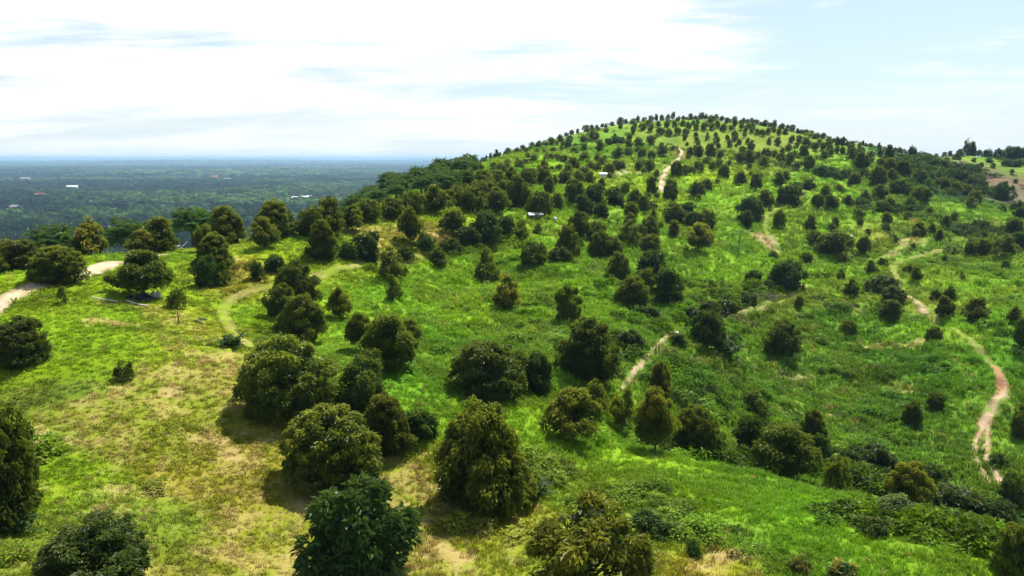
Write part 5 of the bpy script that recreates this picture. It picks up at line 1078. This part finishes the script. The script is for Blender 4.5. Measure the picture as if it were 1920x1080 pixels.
def tarp():
    g = hit([263], [562])[0]; n = 22; V = []; T = []
    for i in range(n):
        for j in range(n):
            u, v = i / (n - 1) * 2 - 1, j / (n - 1) * 2 - 1; x, y = u * 1.35, v * .75
            h = .42 * max(0, 1 - u ** 4) * max(0, 1 - abs(v) ** 3) * (.75 + .4 * math.sin(5 * u + 2 * v)) + .10 * math.sin(9 * v + 3 * u) * (1 - abs(v)) + .05 * random.random()
            V.append((x * (1 + .06 * math.sin(7 * v)), y * (1 + .1 * math.sin(5 * u)), h + .08))
    for i in range(n - 1):
        for j in range(n - 1): a = i * n + j; T.append((a, a + n, a + n + 1, a + 1))
    o = add_obj('tarpaulin', mesh_np('tarpaulin', V, np.array(T), M_TARP, smooth=True), None, (g[0], g[1], g[2])); o.rotation_euler = (0, 0, .1); o.modifiers.new('thick', 'SOLIDIFY').thickness = .015
    tag(o, 'crumpled dark blue-black tarpaulin heaped under the arch-shaped tree', 'tarpaulin')
    def pipe(poly, label, rad=.06):
        W = hit([p[0] for p in poly], [p[1] for p in poly]); W[:, 2] += .12; v, t = tube(W, rad, 8); oo = add_obj('pipe', mesh_np('pipe', v, t, M_PIPE, smooth=True)); tag(oo, label, 'pipe', 'pale pipes lying on the grass')
    pipe([(238, 567), (248, 571), (262, 575), (276, 577)], 'pale curved pipe lying in front of the dark tarpaulin'); pipe([(172, 560), (190, 563), (206, 565), (220, 568)], 'pale pipe lying on dry grass away from the tarpaulin', .05)
    pipe([(246, 551), (262, 551), (280, 553)], 'pale pipe lying along the back edge of the tarpaulin', .05)
    for px, py, l in ((288, 560, 'small pale grey sack by the dark tarpaulin, nearer it'), (297, 560, 'small pale pointed sack beyond the first one')):
        g = hit([px], [py])[0]; v, t = tube([(0, 0, -.05), (0, 0, .05), (.02, 0, .35), (.05, .02, .6), (.06, .02, .68)], [.24, .28, .24, .1, .05], 9); o = add_obj('sack', mesh_np('sack', v, t, flat_mat('sack_cloth', (.4, .39, .33), (.55, .54, .48)), smooth=True), None, tuple(g)); tag(o, l, 'sack', 'sacks by the tarpaulin')
tarp()
def dead_wood():
    g = hit([335], [606])[0]; v, t = tube([(0, 0, -.2), (.02, 0, .5), (-.03, .02, 1.15)], [.09, .07, .05], 7); root = add_obj('stump', None, None, tuple(g)); tag(root, 'short grey dead stump standing on the dry grass', 'stump')
    add_obj('trunk', mesh_np('trunk', v, t, M_WOOD, smooth=True), root); v, t = tube([(0, 0, .55), (.2, .05, .85)], [.035, .015], 5); add_obj('branch', mesh_np('branch', v, t, M_WOOD), root)
    g = hit([1386], [467])[0]; root = add_obj('dead_pole', None, None, tuple(g)); tag(root, 'bare thin dead pole standing alone on the open green slope', 'pole')
    v, t = tube([(0, 0, -.2), (.05, 0, 1.6), (.02, 0, 3.4)], [.13, .10, .05], 7); add_obj('pole', mesh_np('pole', v, t, M_WOOD, smooth=True), root); v, t = tube([(.05, 0, 2.2), (.5, 0, 2.7)], [.04, .015], 5); add_obj('branch', mesh_np('branch', v, t, M_WOOD), root)
    a = hit([336, 352], [470, 462]); v, t = tube([(a[0][0], a[0][1], a[0][2] + .1), (a[1][0], a[1][1], a[1][2] + 1.1)], .06, 6); tag(add_obj('leaning_pole', mesh_np('leaning_pole', v, t, M_PIPE)), 'pale pole leaning at the ridge rim in front of an oil palm', 'pole')
    for nm, pa, pb, l in (('log', (366, 604), (382, 611), 'grey fallen log at the edge of the dry field'), ('log', (372, 600), (388, 603), 'thin fallen branch beside the grey fallen log')):
        a = hit([pa[0], pb[0]], [pa[1], pb[1]]); v, t = tube([(a[0][0], a[0][1], a[0][2] + .12), tuple((a[0] + a[1]) / 2 + [0, 0, .2]), (a[1][0], a[1][1], a[1][2] + .1)], [.11, .10, .06], 7); tag(add_obj(nm, mesh_np(nm, v, t, M_WOOD, smooth=True)), l, 'log', 'fallen wood on the field')
    g = hit([1418], [560])[0]; lst = []; r = np.random.default_rng(3)
    for k in range(70):
        a = r.random() * 6.283; c = r.normal(size=3) * [2.6, 1.0, .25] + [0, 0, .45]; L_ = .6 + 1.6 * r.random(); d = np.array([math.cos(a), math.sin(a), r.normal() * .3]) * L_; lst.append(tube([c - d / 2, c + r.normal(size=3) * .1, c + d / 2], [.06, .05, .02], 4))
    o = add_obj('brush_pile', join_tubes(lst, 'brush_pile', M_WOOD), None, (g[0], g[1], g[2])); tag(o, 'heap of grey-brown dead branches below the dark shrubs', 'brush heap'); o['kind'] = 'stuff'
    for px, py, l in ((1597, 442, 'small white stone on the green slope below the see-through tree'), (1268, 636, 'small white stone beside the clay footpath')):
        g = hit([px], [py])[0]; n = 10; v, t = tube([(0, 0, -.1), (.02, 0, .08), (.05, .03, .3), (.03, .02, .42)], [.28, .36, .27, .1], 9); v = v + r.normal(size=v.shape) * .02; o = add_obj('stone', mesh_np('stone', v, t, M_WHITE, smooth=True), None, tuple(g)); tag(o, l, 'stone', 'white stones on the slope')
dead_wood()
